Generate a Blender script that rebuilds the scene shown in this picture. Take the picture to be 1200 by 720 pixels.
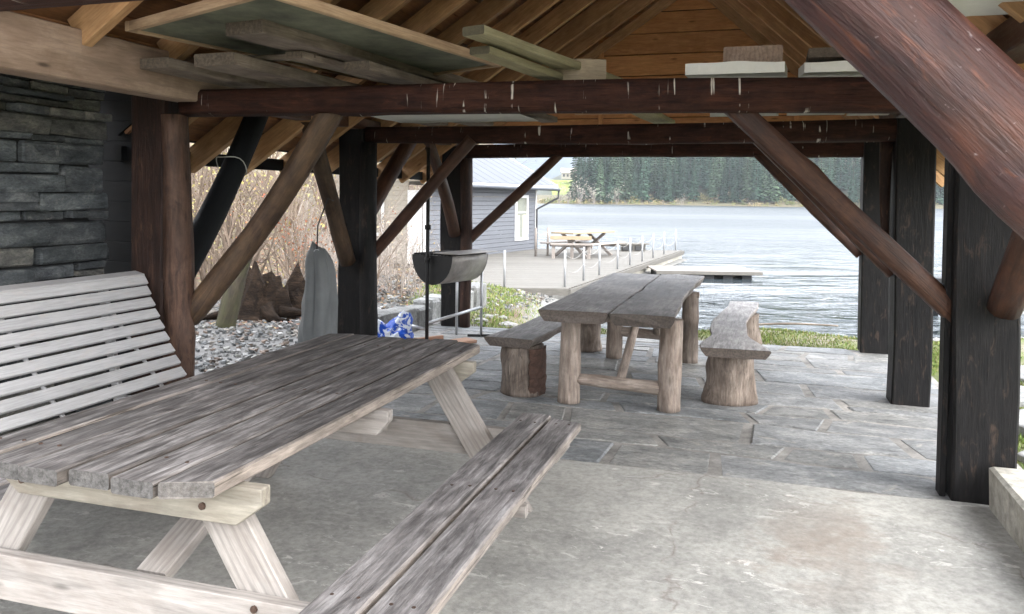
import bpy, bmesh, math, random
from mathutils import Matrix, Vector, noise as mnoise

# ------------------------------------------------------------------ camera, sky, sun, exposure
S = bpy.context.scene
col = S.collection
for o in list(bpy.data.objects): bpy.data.objects.remove(o)
R = math.radians
CAM_H = 1.55
PITCH, ROLL = R(1.7), R(0.7)
cam_d = bpy.data.cameras.new('camera'); cam = bpy.data.objects.new('camera', cam_d); col.objects.link(cam)
cam_d.sensor_width = 36.0; cam_d.lens = 36.0 * 950 / 1200
cam_d.shift_y = -(360 - (231 + 950 * math.tan(PITCH))) / 1200.0
cam_d.clip_start = 0.05; cam_d.clip_end = 9000
cam.matrix_world = Matrix.Translation((0, 0, CAM_H)) @ Matrix.Rotation(R(90) - PITCH, 4, 'X') @ Matrix.Rotation(ROLL, 4, 'Z')
S.camera = cam

world = bpy.data.worlds.new('World'); S.world = world; world.use_nodes = True
wn = world.node_tree; wn.nodes.clear()
SUN_EL, SUN_AZ = R(36), R(128)         # azimuth clockwise from the view direction: veiled sun behind and to the right
sky = wn.nodes.new('ShaderNodeTexSky'); sky.sky_type = 'NISHITA'; sky.sun_disc = False
sky.sun_elevation = SUN_EL; sky.sun_rotation = SUN_AZ; sky.dust_density = 4.0; sky.air_density = 1.0
hs = wn.nodes.new('ShaderNodeHueSaturation'); hs.inputs['Saturation'].default_value = 0.22
cl = wn.nodes.new('ShaderNodeMix'); cl.data_type = 'RGBA'; cl.inputs['Factor'].default_value = 0.7; cl.inputs['B'].default_value = (11.6, 11.9, 12.6, 1)   # even cloud layer over the clear-sky model
bg = wn.nodes.new('ShaderNodeBackground'); bg.inputs['Strength'].default_value = 0.15
wo = wn.nodes.new('ShaderNodeOutputWorld')
wn.links.new(sky.outputs[0], hs.inputs['Color']); wn.links.new(hs.outputs[0], cl.inputs['A']); wn.links.new(cl.outputs['Result'], bg.inputs['Color']); wn.links.new(bg.outputs[0], wo.inputs['Surface'])

sun_d = bpy.data.lights.new('sun', 'SUN'); sun_d.energy = 1.0; sun_d.angle = R(40); sun_d.color = (1.0, 0.96, 0.9)
sun = bpy.data.objects.new('sun', sun_d); col.objects.link(sun)
sdir = Vector((math.sin(SUN_AZ) * math.cos(SUN_EL), math.cos(SUN_AZ) * math.cos(SUN_EL), math.sin(SUN_EL)))
sun.rotation_euler = sdir.to_track_quat('Z', 'Y').to_euler()

S.view_settings.view_transform = 'Standard'; S.view_settings.look = 'None'
S.view_settings.exposure = 2.02; S.view_settings.gamma = 1.0
S.render.engine = 'CYCLES'
S.cycles.max_bounces = 7; S.cycles.diffuse_bounces = 4

# ------------------------------------------------------------------ helpers
AX = R(17.0)                                   # the shelter's long axis, turned from the view direction
CA, SA = math.cos(AX), math.sin(AX)
def B(u, v, z): return Vector((CA * u + SA * v, -SA * u + CA * v, z))
UDIR = Vector((CA, -SA, 0)); VDIR = Vector((SA, CA, 0)); ZUP = Vector((0, 0, 1))
W = {}
def tag(o, label=None, cat=None, group=None, kind=None):
    if label: o['label'] = label
    if cat: o['category'] = cat
    if group: o['group'] = group
    if kind: o['kind'] = kind
    return o
def thing(name, label, cat, loc=(0, 0, 0), rotz=0.0, group=None):
    o = bpy.data.objects.new(name, None); col.objects.link(o)
    o.empty_display_size = 0.1
    m = Matrix.Translation(loc) @ Matrix.Rotation(rotz, 4, 'Z')
    o.matrix_basis = m; W[o] = m
    return tag(o, label, cat, group)
def obj(name, me, mat=None, parent=None, mw=None):
    o = bpy.data.objects.new(name, me); col.objects.link(o)
    mw = mw.copy() if mw is not None else Matrix()
    if mat is not None and not me.materials: me.materials.append(mat)
    if parent is not None:
        o.parent = parent; o.matrix_basis = W[parent].inverted() @ mw
    else: o.matrix_basis = mw
    W[o] = mw
    return o
def mesh(verts, faces, smooth=False):
    me = bpy.data.meshes.new('m'); me.from_pydata([tuple(v) for v in verts], [], faces); me.update()
    if smooth: me.polygons.foreach_set('use_smooth', [True] * len(me.polygons))
    return me
def frame(p0, p1, up=ZUP):
    """matrix whose X runs from p0 to p1 and whose Z leans towards up; origin p0"""
    x = (Vector(p1) - Vector(p0)).normalized(); up = Vector(up)
    if abs(x.dot(up.normalized())) > 0.98: up = Vector((0.3, 1, 0))
    y = up.cross(x).normalized(); z = x.cross(y)
    m = Matrix.Identity(4)
    for i in range(3): m[i][0] = x[i]; m[i][1] = y[i]; m[i][2] = z[i]; m[i][3] = p0[i]
    return m
def plank_mesh(L, w, t, seed=0, wob=0.0, bev=0.004, n=1, cut0=None, cut1=None):
    """board along +X, width on Y, thickness on Z, bevelled edges, a slightly uneven run"""
    rnd = random.Random(seed); vs = []; fs = []
    ph = [rnd.uniform(0, 6.28) for _ in range(4)]
    b = min(bev, w * .3, t * .3)
    prof = [(-w/2+b, -t/2), (w/2-b, -t/2), (w/2, -t/2+b), (w/2, t/2-b), (w/2-b, t/2), (-w/2+b, t/2), (-w/2, t/2-b), (-w/2, -t/2+b)]
    for i in range(n + 1):
        s = i / n; x = s * L
        dy = wob * math.sin(ph[0] + 5 * s) ; dz = wob * .5 * math.sin(ph[1] + 4 * s)
        for k, (y, z) in enumerate(prof):
            e = wob * .6 * math.sin(ph[2] + 9 * s) if y > 0 else wob * .6 * math.sin(ph[3] + 7 * s)
            xx = x
            if i == 0 and cut0: xx += cut0(y, z)
            if i == n and cut1: xx += cut1(y, z)
            vs.append((xx, y + dy + e, z + dz))
    for i in range(n):
        for k in range(8):
            a = i * 8 + k; c = i * 8 + (k + 1) % 8
            fs.append((a, c, c + 8, a + 8))
    fs.append(tuple(range(7, -1, -1))); fs.append(tuple(n * 8 + k for k in range(8)))
    return mesh(vs, fs)
_pl = [0]
def plank(name, p0, p1, w, t, mat, parent, up=ZUP, wob=0.0, bev=0.004, n=1, **k):
    _pl[0] += 1
    p0 = Vector(p0); p1 = Vector(p1)
    return obj(name, plank_mesh((p1 - p0).length, w, t, _pl[0], wob, bev, n, **k), mat, parent, frame(p0, p1, up))
def log_mesh(L, r0, r1, seed=0, bend=0.0, rough=0.05, sides=16, rings=14, knots=3, flat=0.0):
    rnd = random.Random(seed); vs = []; fs = []
    ph = [rnd.uniform(0, 6.28) for _ in range(8)]; bd = rnd.uniform(0, 6.28)
    kn = [(rnd.uniform(.08, .92), rnd.uniform(0, 6.28), rnd.uniform(.05, .16)) for _ in range(knots)]
    for i in range(rings + 1):
        s = i / rings; r = r0 + (r1 - r0) * s; off = bend * math.sin(math.pi * s)
        cy, cz = off * math.cos(bd), off * math.sin(bd)
        for k in range(sides):
            a = 2 * math.pi * k / sides
            q = 1 + rough * (math.sin(2 * a + ph[0] + 3 * s) + .7 * math.sin(3 * a + ph[1] - 5 * s) + .6 * math.sin(ph[2] + 9 * s) + .4 * math.sin(5 * a + ph[3] + 14 * s))
            for (ks, ka, kh) in kn:
                da = (a - ka + math.pi) % (2 * math.pi) - math.pi
                q += kh * math.exp(-((s - ks) * L / (.5 * r0 + .02)) ** 2 - (da / .5) ** 2)
            y, z = math.cos(a), math.sin(a)
            if flat: 
                m = max(abs(y), abs(z)); f = (1 - flat) + flat / m * .86; y *= f; z *= f
            vs.append((s * L, cy + r * q * y, cz + r * q * z))
    for i in range(rings):
        for k in range(sides):
            a = i * sides + k; c = i * sides + (k + 1) % sides
            fs.append((a, c, c + sides, a + sides))
    c0 = len(vs); vs.append((-.004, 0, 0)); c1 = len(vs); vs.append((L + .004, 0, 0))
    for k in range(sides):
        k2 = (k + 1) % sides
        fs.append((c0, k2, k)); fs.append((c1, rings * sides + k, rings * sides + k2))
    me = mesh(vs, fs, True)
    for p in list(me.polygons)[-2 * sides:]: p.use_smooth = False
    return me
def log(name, p0, p1, r0, r1, mat, parent, up=ZUP, **k):
    _pl[0] += 1
    p0 = Vector(p0); p1 = Vector(p1); k.setdefault('seed', _pl[0])
    return obj(name, log_mesh((p1 - p0).length, r0, r1, **k), mat, parent, frame(p0, p1, up))
def tube_data(vs, fs, pts, rs, sides=5):
    base = len(vs); pts = [Vector(p) for p in pts]
    for i, p in enumerate(pts):
        d = (pts[min(i + 1, len(pts) - 1)] - pts[max(i - 1, 0)]).normalized()
        a = d.orthogonal().normalized() if i == 0 else (prev - d * prev.dot(d)).normalized()
        prev = a; b = d.cross(a); r = rs[i] if isinstance(rs, (list, tuple)) else rs
        for k in range(sides):
            t = 2 * math.pi * k / sides
            vs.append(p + a * (r * math.cos(t)) + b * (r * math.sin(t)))
    for i in range(len(pts) - 1):
        for k in range(sides):
            q = base + i * sides + k; w = base + i * sides + (k + 1) % sides
            fs.append((q, w, w + sides, q + sides))
    fs.append(tuple(base + k for k in range(sides - 1, -1, -1))); e = base + (len(pts) - 1) * sides
    fs.append(tuple(e + k for k in range(sides)))
def tube(name, pts, r, mat, parent=None, sides=8):
    """world-space points; the object's origin is the first point"""
    o0 = Vector(pts[0]); vs = []; fs = []
    tube_data(vs, fs, [Vector(p) - o0 for p in pts], r, sides)
    return obj(name, mesh(vs, fs, True), mat, parent, Matrix.Translation(o0))
def block_mesh(sx, sy, sz, seed, jit=.06, bev=.12):
    """rough stone: a box of 3x3x3-ish jittered corners with chamfered edges"""
    rnd = random.Random(seed); bm = bmesh.new()
    bmesh.ops.create_cube(bm, size=1.0)
    for v in bm.verts:
        v.co = Vector((v.co.x * sx * (1 + rnd.uniform(-jit, jit)), v.co.y * sy * (1 + rnd.uniform(-jit, jit)), v.co.z * sz * (1 + rnd.uniform(-jit, jit))))
    bmesh.ops.bevel(bm, geom=list(bm.edges), offset=bev * min(sx, sy, sz), segments=1, affect='EDGES')
    for v in bm.verts: v.co += Vector((rnd.uniform(-1, 1), rnd.uniform(-1, 1), rnd.uniform(-1, 1))) * .045 * min(sx, sy, sz)
    me = bpy.data.meshes.new('m'); bm.to_mesh(me); bm.free(); return me
def rough_rock(r, seed, sub=2, sq=(1, 1, .6), amp=.3):
    bm = bmesh.new(); bmesh.ops.create_icosphere(bm, subdivisions=sub, radius=1)
    for v in bm.verts:
        n = mnoise.noise(v.co * 1.3 + Vector((seed * 7.1, 0, 0))) + .5 * mnoise.noise(v.co * 3 + Vector((0, seed * 3.3, 0)))
        c = v.co * (1 + amp * n); v.co = Vector((c.x * sq[0], c.y * sq[1], c.z * sq[2])) * r
    me = bpy.data.meshes.new('m'); bm.to_mesh(me); bm.free(); return me

# ------------------------------------------------------------------ materials
def M(name):
    m = bpy.data.materials.new(name); m.use_nodes = True; nt = m.node_tree
    return m, nt, nt.nodes['Principled BSDF'], nt.nodes, nt.links
def nd(ns, t, **k):
    n = ns.new(t)
    for a, v in k.items(): setattr(n, a, v)
    return n
def ramp(ns, stops):
    r = ns.new('ShaderNodeValToRGB'); e = r.color_ramp.elements
    while len(e) < len(stops): e.new(.5)
    for i, (p, c) in enumerate(stops):
        e[i].position = p; e[i].color = (c, c, c, 1) if isinstance(c, (int, float)) else (*c, 1)
    return r
def coords(ns, ls, obj_space=True, rnd=True, scale=(1, 1, 1)):
    tc = ns.new('ShaderNodeTexCoord'); out = tc.outputs['Object']
    if rnd:
        oi = ns.new('ShaderNodeObjectInfo'); mu = nd(ns, 'ShaderNodeMath', operation='MULTIPLY'); mu.inputs[1].default_value = 61.7
        ls.new(oi.outputs['Random'], mu.inputs[0]); ad = nd(ns, 'ShaderNodeVectorMath', operation='ADD')
        ls.new(out, ad.inputs[0]); ls.new(mu.outputs[0], ad.inputs[1]); out = ad.outputs[0]
    mp = ns.new('ShaderNodeMapping'); mp.inputs['Scale'].default_value = scale; ls.new(out, mp.inputs['Vector'])
    return tc, out, mp.outputs[0]
def noise(ns, ls, vec, scale, detail=6, rough=.6, dist=0.0):
    n = ns.new('ShaderNodeTexNoise'); n.inputs['Scale'].default_value = scale; n.inputs['Detail'].default_value = detail
    n.inputs['Roughness'].default_value = rough; n.inputs['Distortion'].default_value = dist
    if vec is not None: ls.new(vec, n.inputs['Vector'])
    return n.outputs['Fac']
def mix(ns, ls, fac, a, b, mode='MIX'):
    m = ns.new('ShaderNodeMix'); m.data_type = 'RGBA'; m.blend_type = mode
    for sock, v in ((m.inputs['Factor'], fac), (m.inputs['A'], a), (m.inputs['B'], b)):
        if isinstance(v, (int, float)): sock.default_value = v if sock.name == 'Factor' else (v, v, v, 1)
        elif isinstance(v, (tuple, list)): sock.default_value = (*v, 1) if len(v) == 3 else v
        else: ls.new(v, sock)
    return m.outputs['Result']
def bump(ns, ls, h, bsdf, strength=.4, dist=.004):
    b = ns.new('ShaderNodeBump'); b.inputs['Strength'].default_value = strength; b.inputs['Distance'].default_value = dist
    ls.new(h, b.inputs['Height']); ls.new(b.outputs[0], bsdf.inputs['Normal'])
def wood(name, dark, light, stain=None, stain_amt=.5, rough=.75, bumpd=.003, grain=1.0, knots=.5, var=.25, top=None, endc=None, streaks=False, blotch=None, spec=.3, cracks=0.0, specks=None, rings=0.0):
    m, nt, bs, ns, ls = M(name)
    tc, raw, v1 = coords(ns, ls, scale=(1.7, 17 * grain, 17 * grain))
    f1 = noise(ns, ls, v1, 2.2, 10, .70, .7)
    mp2 = ns.new('ShaderNodeMapping'); mp2.inputs['Scale'].default_value = (4, 75 * grain, 75 * grain); ls.new(raw, mp2.inputs['Vector'])
    f2 = noise(ns, ls, mp2.outputs[0], 2.0, 4, .6)
    r1 = ramp(ns, [(.3, dark), (.68, light)]); ls.new(f1, r1.inputs[0])
    r2 = ramp(ns, [(.3, .55), (.62, 1.0)]); ls.new(f2, r2.inputs[0])
    c = mix(ns, ls, .55, r1.outputs[0], r2.outputs[0], 'MULTIPLY')
    if rings:
        mw_ = ns.new('ShaderNodeMapping'); mw_.inputs['Scale'].default_value = (.16, 1, 1); ls.new(raw, mw_.inputs['Vector'])
        wa_ = ns.new('ShaderNodeTexWave'); wa_.wave_type = 'BANDS'; wa_.bands_direction = 'Y'; wa_.inputs['Scale'].default_value = 13; wa_.inputs['Distortion'].default_value = 7.5; wa_.inputs['Detail'].default_value = 3; wa_.inputs['Detail Scale'].default_value = .9
        ls.new(mw_.outputs[0], wa_.inputs['Vector']); rw_ = ramp(ns, [(.12, .58), (.42, 1.0), (.9, 1.06)]); ls.new(wa_.outputs['Fac'], rw_.inputs[0]); c = mix(ns, ls, rings, c, rw_.outputs[0], 'MULTIPLY')
    if stain:
        fs_ = noise(ns, ls, raw, 3.1, 6, .65, .8); rs = ramp(ns, [(.42, 0.0), (.66, stain_amt)]); ls.new(fs_, rs.inputs[0])
        c = mix(ns, ls, rs.outputs[0], c, stain)
    if blotch:
        mpb = ns.new('ShaderNodeMapping'); mpb.inputs['Scale'].default_value = (4, 14, 14); ls.new(raw, mpb.inputs['Vector'])
        fb = noise(ns, ls, mpb.outputs[0], 1.4, 7, .7, 1.0); rb = ramp(ns, [(.56, 0.0), (.68, .8)]); ls.new(fb, rb.inputs[0])
        c = mix(ns, ls, rb.outputs[0], c, blotch)
    if knots:
        mk = ns.new('ShaderNodeMapping'); mk.inputs['Scale'].default_value = (2.0, 7, 7); ls.new(raw, mk.inputs['Vector'])
        vo = ns.new('ShaderNodeTexVoronoi'); vo.inputs['Scale'].default_value = 1.5; ls.new(mk.outputs[0], vo.inputs['Vector'])
        rk = ramp(ns, [(.05, knots), (.15, 0.0)]); ls.new(vo.outputs['Distance'], rk.inputs[0])
        c = mix(ns, ls, rk.outputs[0], c, tuple(x * .35 for x in dark))
    if top:                                    # sun-bleached / grimy upper face of the board
        sx = ns.new('ShaderNodeSeparateXYZ'); ls.new(tc.outputs['Normal'], sx.inputs[0])
        rt = ramp(ns, [(.5, 0.0), (.85, 1.0)]); ls.new(sx.outputs['Z'], rt.inputs[0])
        rt2 = ramp(ns, [(.34, top[0]), (.5, top[1]), (.66, top[2])]); ls.new(f1, rt2.inputs[0])
        ct = mix(ns, ls, .4, rt2.outputs[0], r2.outputs[0], 'MULTIPLY')
        big = noise(ns, ls, raw, 1.7, 5, .6, .5); rb2 = ramp(ns, [(.38, .50), (.62, 1.2)]); ls.new(big, rb2.inputs[0])
        ct = mix(ns, ls, .8, ct, rb2.outputs[0], 'MULTIPLY')
        c = mix(ns, ls, rt.outputs[0], c, ct)
    if cracks:                                 # fine drying checks along the grain
        mc = ns.new('ShaderNodeMapping'); mc.inputs['Scale'].default_value = (2.2, 60, 60); ls.new(raw, mc.inputs['Vector'])
        fc = noise(ns, ls, mc.outputs[0], 1.0, 5, .6, .7); rcx = ramp(ns, [(.33, cracks), (.385, 0.0)]); ls.new(fc, rcx.inputs[0])
        c = mix(ns, ls, rcx.outputs[0], c, tuple(x * .22 for x in dark))
        mg = ns.new('ShaderNodeMapping'); mg.inputs['Scale'].default_value = (5, 26, 26); ls.new(raw, mg.inputs['Vector'])
        fg = noise(ns, ls, mg.outputs[0], 1.0, 6, .7, .4); rg = ramp(ns, [(.36, .62), (.64, 1.18)]); ls.new(fg, rg.inputs[0]); c = mix(ns, ls, 1.0, c, rg.outputs[0], 'MULTIPLY')
    if specks:
        vs_ = ns.new('ShaderNodeTexVoronoi'); vs_.inputs['Scale'].default_value = 34; dsp = nd(ns, 'ShaderNodeVectorMath', operation='MULTIPLY_ADD'); dsp.inputs[1].default_value = (.05, .05, .05); nz_ = ns.new('ShaderNodeTexNoise'); nz_.inputs['Scale'].default_value = 40; ls.new(raw, nz_.inputs['Vector']); ls.new(nz_.outputs['Color'], dsp.inputs[0]); ls.new(raw, dsp.inputs[2]); ls.new(dsp.outputs[0], vs_.inputs['Vector'])
        rsx = ramp(ns, [(.04, .8), (.15, 0.0)]); ls.new(vs_.outputs['Distance'], rsx.inputs[0])
        fm = noise(ns, ls, raw, 5, 3, .5); rm = ramp(ns, [(.5, 0.0), (.58, 1.0)]); ls.new(fm, rm.inputs[0])
        mz = nd(ns, 'ShaderNodeMath', operation='MULTIPLY'); ls.new(rsx.outputs[0], mz.inputs[0]); ls.new(rm.outputs[0], mz.inputs[1]); c = mix(ns, ls, mz.outputs[0], c, specks)
    if endc:
        sx2 = ns.new('ShaderNodeSeparateXYZ'); ls.new(tc.outputs['Normal'], sx2.inputs[0])
        ab = nd(ns, 'ShaderNodeMath', operation='ABSOLUTE'); ls.new(sx2.outputs['X'], ab.inputs[0])
        re = ramp(ns, [(.6, 0.0), (.9, .85)]); ls.new(ab.outputs[0], re.inputs[0])
        fe = noise(ns, ls, raw, 60, 5, .7); ree = ramp(ns, [(.35, tuple(x * .3 for x in endc)), (.65, endc)]); ls.new(fe, ree.inputs[0])
        c = mix(ns, ls, re.outputs[0], c, ree.outputs[0])
    if streaks:                                # pale bird-lime runs across the beam
        ms = ns.new('ShaderNodeMapping'); ms.inputs['Scale'].default_value = (38, 2.5, 2.5); ls.new(raw, ms.inputs['Vector'])
        f5 = noise(ns, ls, ms.outputs[0], 1.0, 3, .5, .35); r5 = ramp(ns, [(.64, 0.0), (.68, .8)]); ls.new(f5, r5.inputs[0])
        m6 = ns.new('ShaderNodeMapping'); m6.inputs['Scale'].default_value = (2.6, 9, 9); ls.new(raw, m6.inputs['Vector'])
        f6 = noise(ns, ls, m6.outputs[0], 1.0, 3, .5); r6 = ramp(ns, [(.50, 0.0), (.56, 1.0)]); ls.new(f6, r6.inputs[0])
        mm = nd(ns, 'ShaderNodeMath', operation='MULTIPLY'); ls.new(r5.outputs[0], mm.inputs[0]); ls.new(r6.outputs[0], mm.inputs[1])
        c = mix(ns, ls, mm.outputs[0], c, (.62, .58, .5))
    if var:
        oi = ns.new('ShaderNodeObjectInfo'); rv = ramp(ns, [(0, 1 - var), (1, 1 + var * .5)]); ls.new(oi.outputs['Random'], rv.inputs[0])
        c = mix(ns, ls, 1.0, c, rv.outputs[0], 'MULTIPLY')
    ls.new(c, bs.inputs['Base Color'])
    rr = ramp(ns, [(.3, max(.05, rough - .15)), (.7, min(1, rough + .12))]); ls.new(f1, rr.inputs[0]); ls.new(rr.outputs[0], bs.inputs['Roughness'])
    bs.inputs['Specular IOR Level'].default_value = spec
    ad = nd(ns, 'ShaderNodeMath', operation='ADD'); ls.new(f1, ad.inputs[0]); ls.new(f2, ad.inputs[1])
    bump(ns, ls, ad.outputs[0], bs, .55, bumpd)
    return m
def stone(name, cols, scale=3.0, rough=.8, bumpd=.008, var=.35, lichen=None, stretch=(1, 1, 1), spec=.35, hue=None):
    m, nt, bs, ns, ls = M(name)
    tc, raw, v1 = coords(ns, ls, scale=stretch)
    f1 = noise(ns, ls, v1, scale, 9, .65, .4); f2 = noise(ns, ls, v1, scale * 9, 6, .7)
    r1 = ramp(ns, [(.3, cols[0]), (.5, cols[1]), (.7, cols[2])]); ls.new(f1, r1.inputs[0])
    r2 = ramp(ns, [(.32, .45), (.66, 1.25)]); ls.new(f2, r2.inputs[0])
    c = mix(ns, ls, .8, r1.outputs[0], r2.outputs[0], 'MULTIPLY')
    oi = ns.new('ShaderNodeObjectInfo')
    if hue:
        rh = ramp(ns, [(0, hue[0]), (.35, hue[1]), (.7, hue[2]), (1, hue[3])]); rh.color_ramp.interpolation = 'CONSTANT'; 
        ls.new(oi.outputs['Random'], rh.inputs[0]); c = mix(ns, ls, 1.0, c, rh.outputs[0], 'MULTIPLY')
    if var:
        mu = nd(ns, 'ShaderNodeMath', operation='MULTIPLY'); mu.inputs[1].default_value = 17.3; fr = nd(ns, 'ShaderNodeMath', operation='FRACT')
        ls.new(oi.outputs['Random'], mu.inputs[0]); ls.new(mu.outputs[0], fr.inputs[0])
        rv = ramp(ns, [(0, 1 - var), (1, 1 + var)]); ls.new(fr.outputs[0], rv.inputs[0]); c = mix(ns, ls, 1.0, c, rv.outputs[0], 'MULTIPLY')
    if lichen:
        f3 = noise(ns, ls, raw, 7, 6, .7, .5); r3 = ramp(ns, [(.6, 0.0), (.7, .7)]); ls.new(f3, r3.inputs[0]); c = mix(ns, ls, r3.outputs[0], c, lichen)
    ls.new(c, bs.inputs['Base Color']); bs.inputs['Roughness'].default_value = rough; bs.inputs['Specular IOR Level'].default_value = spec
    ad = nd(ns, 'ShaderNodeMath', operation='MULTIPLY_ADD'); ad.inputs[1].default_value = .35; ls.new(f2, ad.inputs[0]); ls.new(f1, ad.inputs[2])
    bump(ns, ls, ad.outputs[0], bs, .8, bumpd)
    return m
def simple(name, c, rough=.6, metal=0.0, var=0.12, nscale=12, bumpd=0.0, trans=0.0, spec=.5, perobj=0.0):
    m, nt, bs, ns, ls = M(name)
    tc, raw, v1 = coords(ns, ls)
    f = noise(ns, ls, raw, nscale, 6, .65)
    r = ramp(ns, [(.3, tuple(x * (1 - var) for x in c)), (.7, tuple(min(1, x * (1 + var)) for x in c))]); ls.new(f, r.inputs[0]); cc = r.outputs[0]
    if perobj:
        oi = ns.new('ShaderNodeObjectInfo'); rv = ramp(ns, [(0, 1 - perobj), (1, 1 + perobj)]); ls.new(oi.outputs['Random'], rv.inputs[0]); cc = mix(ns, ls, 1.0, cc, rv.outputs[0], 'MULTIPLY')
    ls.new(cc, bs.inputs['Base Color']); bs.inputs['Roughness'].default_value = rough; bs.inputs['Metallic'].default_value = metal
    bs.inputs['Specular IOR Level'].default_value = spec
    if trans: bs.inputs['Transmission Weight'].default_value = trans
    if bumpd: bump(ns, ls, f, bs, .6, bumpd)
    return m
MT = {}
MT['tabletop'] = wood('weathered_board_dark_gaps', (.085, .072, .063), (.17, .148, .13), rough=.85, bumpd=.004, knots=.35, var=.12, endc=(.12, .115, .11), cracks=.9, rings=.4, top=((.050, .044, .042), (.14, .128, .123), (.29, .272, .263)))  # weathered top; sides coloured darker so the gaps between boards look shaded
MT['tableedge'] = wood('weathered_outer_board', (.26, .215, .18), (.42, .36, .31), rough=.85, bumpd=.004, knots=.35, var=.05, endc=(.12, .115, .11), cracks=.8, rings=.4, top=((.050, .044, .042), (.14, .128, .123), (.29, .272, .263)))
MT['benchtop'] = wood('bleached_grey_board', (.25, .215, .185), (.40, .35, .31), rough=.85, bumpd=.004, knots=.5, var=.1, endc=(.24, .22, .21), cracks=.7, rings=.4, top=((.11, .10, .097), (.24, .222, .215), (.38, .36, .35)))
MT['tableleg'] = wood('pale_pine_leg', (.29, .26, .235), (.38, .35, .32), stain=(.20, .165, .14), stain_amt=.5, rough=.8, knots=1.0, var=.14, grain=.6, rings=.45)
MT['tablebeam'] = wood('greenish_treated_pine', (.25, .225, .18), (.38, .35, .29), stain=(.16, .125, .095), stain_amt=.5, rough=.8, knots=.6, var=.12, grain=.6, rings=.5)
MT['logpale'] = wood('peeled_log_grey_tan', (.26, .20, .16), (.48, .41, .35), stain=(.16, .11, .085), stain_amt=.5, rough=.8, knots=.5, grain=.6, bumpd=.005, cracks=.5)
MT['logtop'] = wood('thick_slab_grey', (.20, .165, .14), (.36, .31, .28), stain=(.10, .075, .06), stain_amt=.6, rough=.7, knots=.4, grain=.7, bumpd=.006, top=((.19, .175, .17), (.33, .31, .30), (.46, .44, .43)), endc=(.15, .12, .10), spec=.5, cracks=.6)
MT['bark'] = wood('bark_rim', (.05, .03, .022), (.17, .10, .075), rough=.9, knots=.2, grain=.8, bumpd=.02)
MT['stump'] = wood('stump_wood', (.16, .12, .095), (.36, .30, .25), stain=(.08, .055, .04), stain_amt=.7, rough=.85, knots=.2, grain=.9, bumpd=.012, cracks=.7)
MT['beam'] = wood('dark_stained_beam', (.012, .006, .005), (.052, .021, .014), stain=(.085, .035, .02), stain_amt=.4, rough=.7, bumpd=.012, grain=.9, knots=.4, streaks=True, var=.15, spec=.12, cracks=.6, blotch=(.075, .028, .016))
MT['brace'] = wood('red_brown_log', (.032, .014, .010), (.085, .038, .024), stain=(.13, .058, .03), stain_amt=.5, rough=.55, bumpd=.008, grain=.7, knots=.4, var=.2, spec=.35, cracks=.5)
MT['bracenear'] = wood('glossy_red_brown_log', (.022, .009, .009), (.062, .025, .022), stain=(.13, .045, .020), stain_amt=.6, rough=.48, bumpd=.014, grain=.6, knots=.3, var=.0, spec=.4, blotch=(.15, .05, .022), specks=(.30, .24, .23), cracks=.5)
MT['braceolive'] = wood('olive_brown_log', (.024, .014, .009), (.085, .050, .030), stain=(.16, .10, .055), stain_amt=.5, rough=.6, bumpd=.009, grain=.7, knots=.4, var=.15, spec=.3, cracks=.5)
MT['post'] = wood('black_tarred_post', (.0055, .0055, .006), (.017, .0155, .015), rough=.65, bumpd=.008, grain=.8, knots=.5, var=.15, blotch=(.055, .038, .028), spec=.18, cracks=.6)
MT['logknot'] = wood('knotty_brown_log', (.035, .018, .012), (.12, .066, .044), stain=(.17, .10, .07), stain_amt=.5, rough=.6, bumpd=.010, grain=.6, knots=.8, spec=.25, cracks=.5, blotch=(.018, .01, .008))
MT['postbrown'] = wood('dark_brown_post', (.017, .009, .007), (.055, .028, .020), rough=.65, bumpd=.010, grain=.7, knots=.6, var=.15, blotch=(.11, .058, .036), spec=.22, cracks=.5)
MT['blackpaint'] = wood('black_boards', (.004, .0045, .005), (.010, .011, .012), rough=.65, knots=0, var=.15, spec=.15)
MT['pine'] = wood('warm_pine_rafter', (.40, .21, .09), (.64, .39, .19), stain=(.20, .095, .04), stain_amt=.4, rough=.7, knots=.7, var=.2, grain=.7)
MT['sheath'] = wood('brown_roof_boards', (.22, .092, .036), (.42, .205, .088), stain=(.12, .05, .022), stain_amt=.5, rough=.75, knots=.7, var=.3, grain=.6)
MT['gable'] = wood('gable_boards', (.46, .20, .07), (.66, .34, .135), stain=(.30, .12, .045), stain_amt=.4, rough=.7, knots=.8, var=.15, grain=.6)
MT['plate'] = wood('pale_planed_beam', (.26, .18, .125), (.42, .31, .23), stain=(.17, .105, .07), stain_amt=.5, rough=.65, knots=1.0, var=.05, grain=.5, rings=.35)
MT['oldplank'] = wood('old_stored_plank', (.16, .125, .095), (.34, .275, .215), stain=(.075, .055, .042), stain_amt=.6, rough=.85, knots=.6, var=.25, bumpd=.006, endc=(.16, .125, .09))
MT['greenplank'] = wood('impregnated_plank', (.24, .215, .115), (.40, .36, .22), stain=(.18, .15, .08), stain_amt=.4, rough=.8, knots=.5, var=.15, endc=(.06, .05, .03))
MT['plyedge'] = wood('shutter_edge_wood', (.30, .19, .11), (.50, .36, .22), rough=.8, knots=.3, stain=(.2, .12, .07), stain_amt=.4)
MT['plygreen'] = simple('mossy_green_panel', (.105, .108, .070), .85, var=.5, nscale=5, bumpd=.002)
MT['white'] = wood('white_painted_slat', (.40, .397, .40), (.49, .487, .49), rough=.55, bumpd=.0008, knots=.0, var=.05, stain=(.50, .48, .47), stain_amt=.3, blotch=(.45, .42, .40))
MT['bare_edge'] = wood('worn_slat_edge', (.22, .18, .15), (.38, .32, .27), rough=.8, knots=.2)
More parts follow.
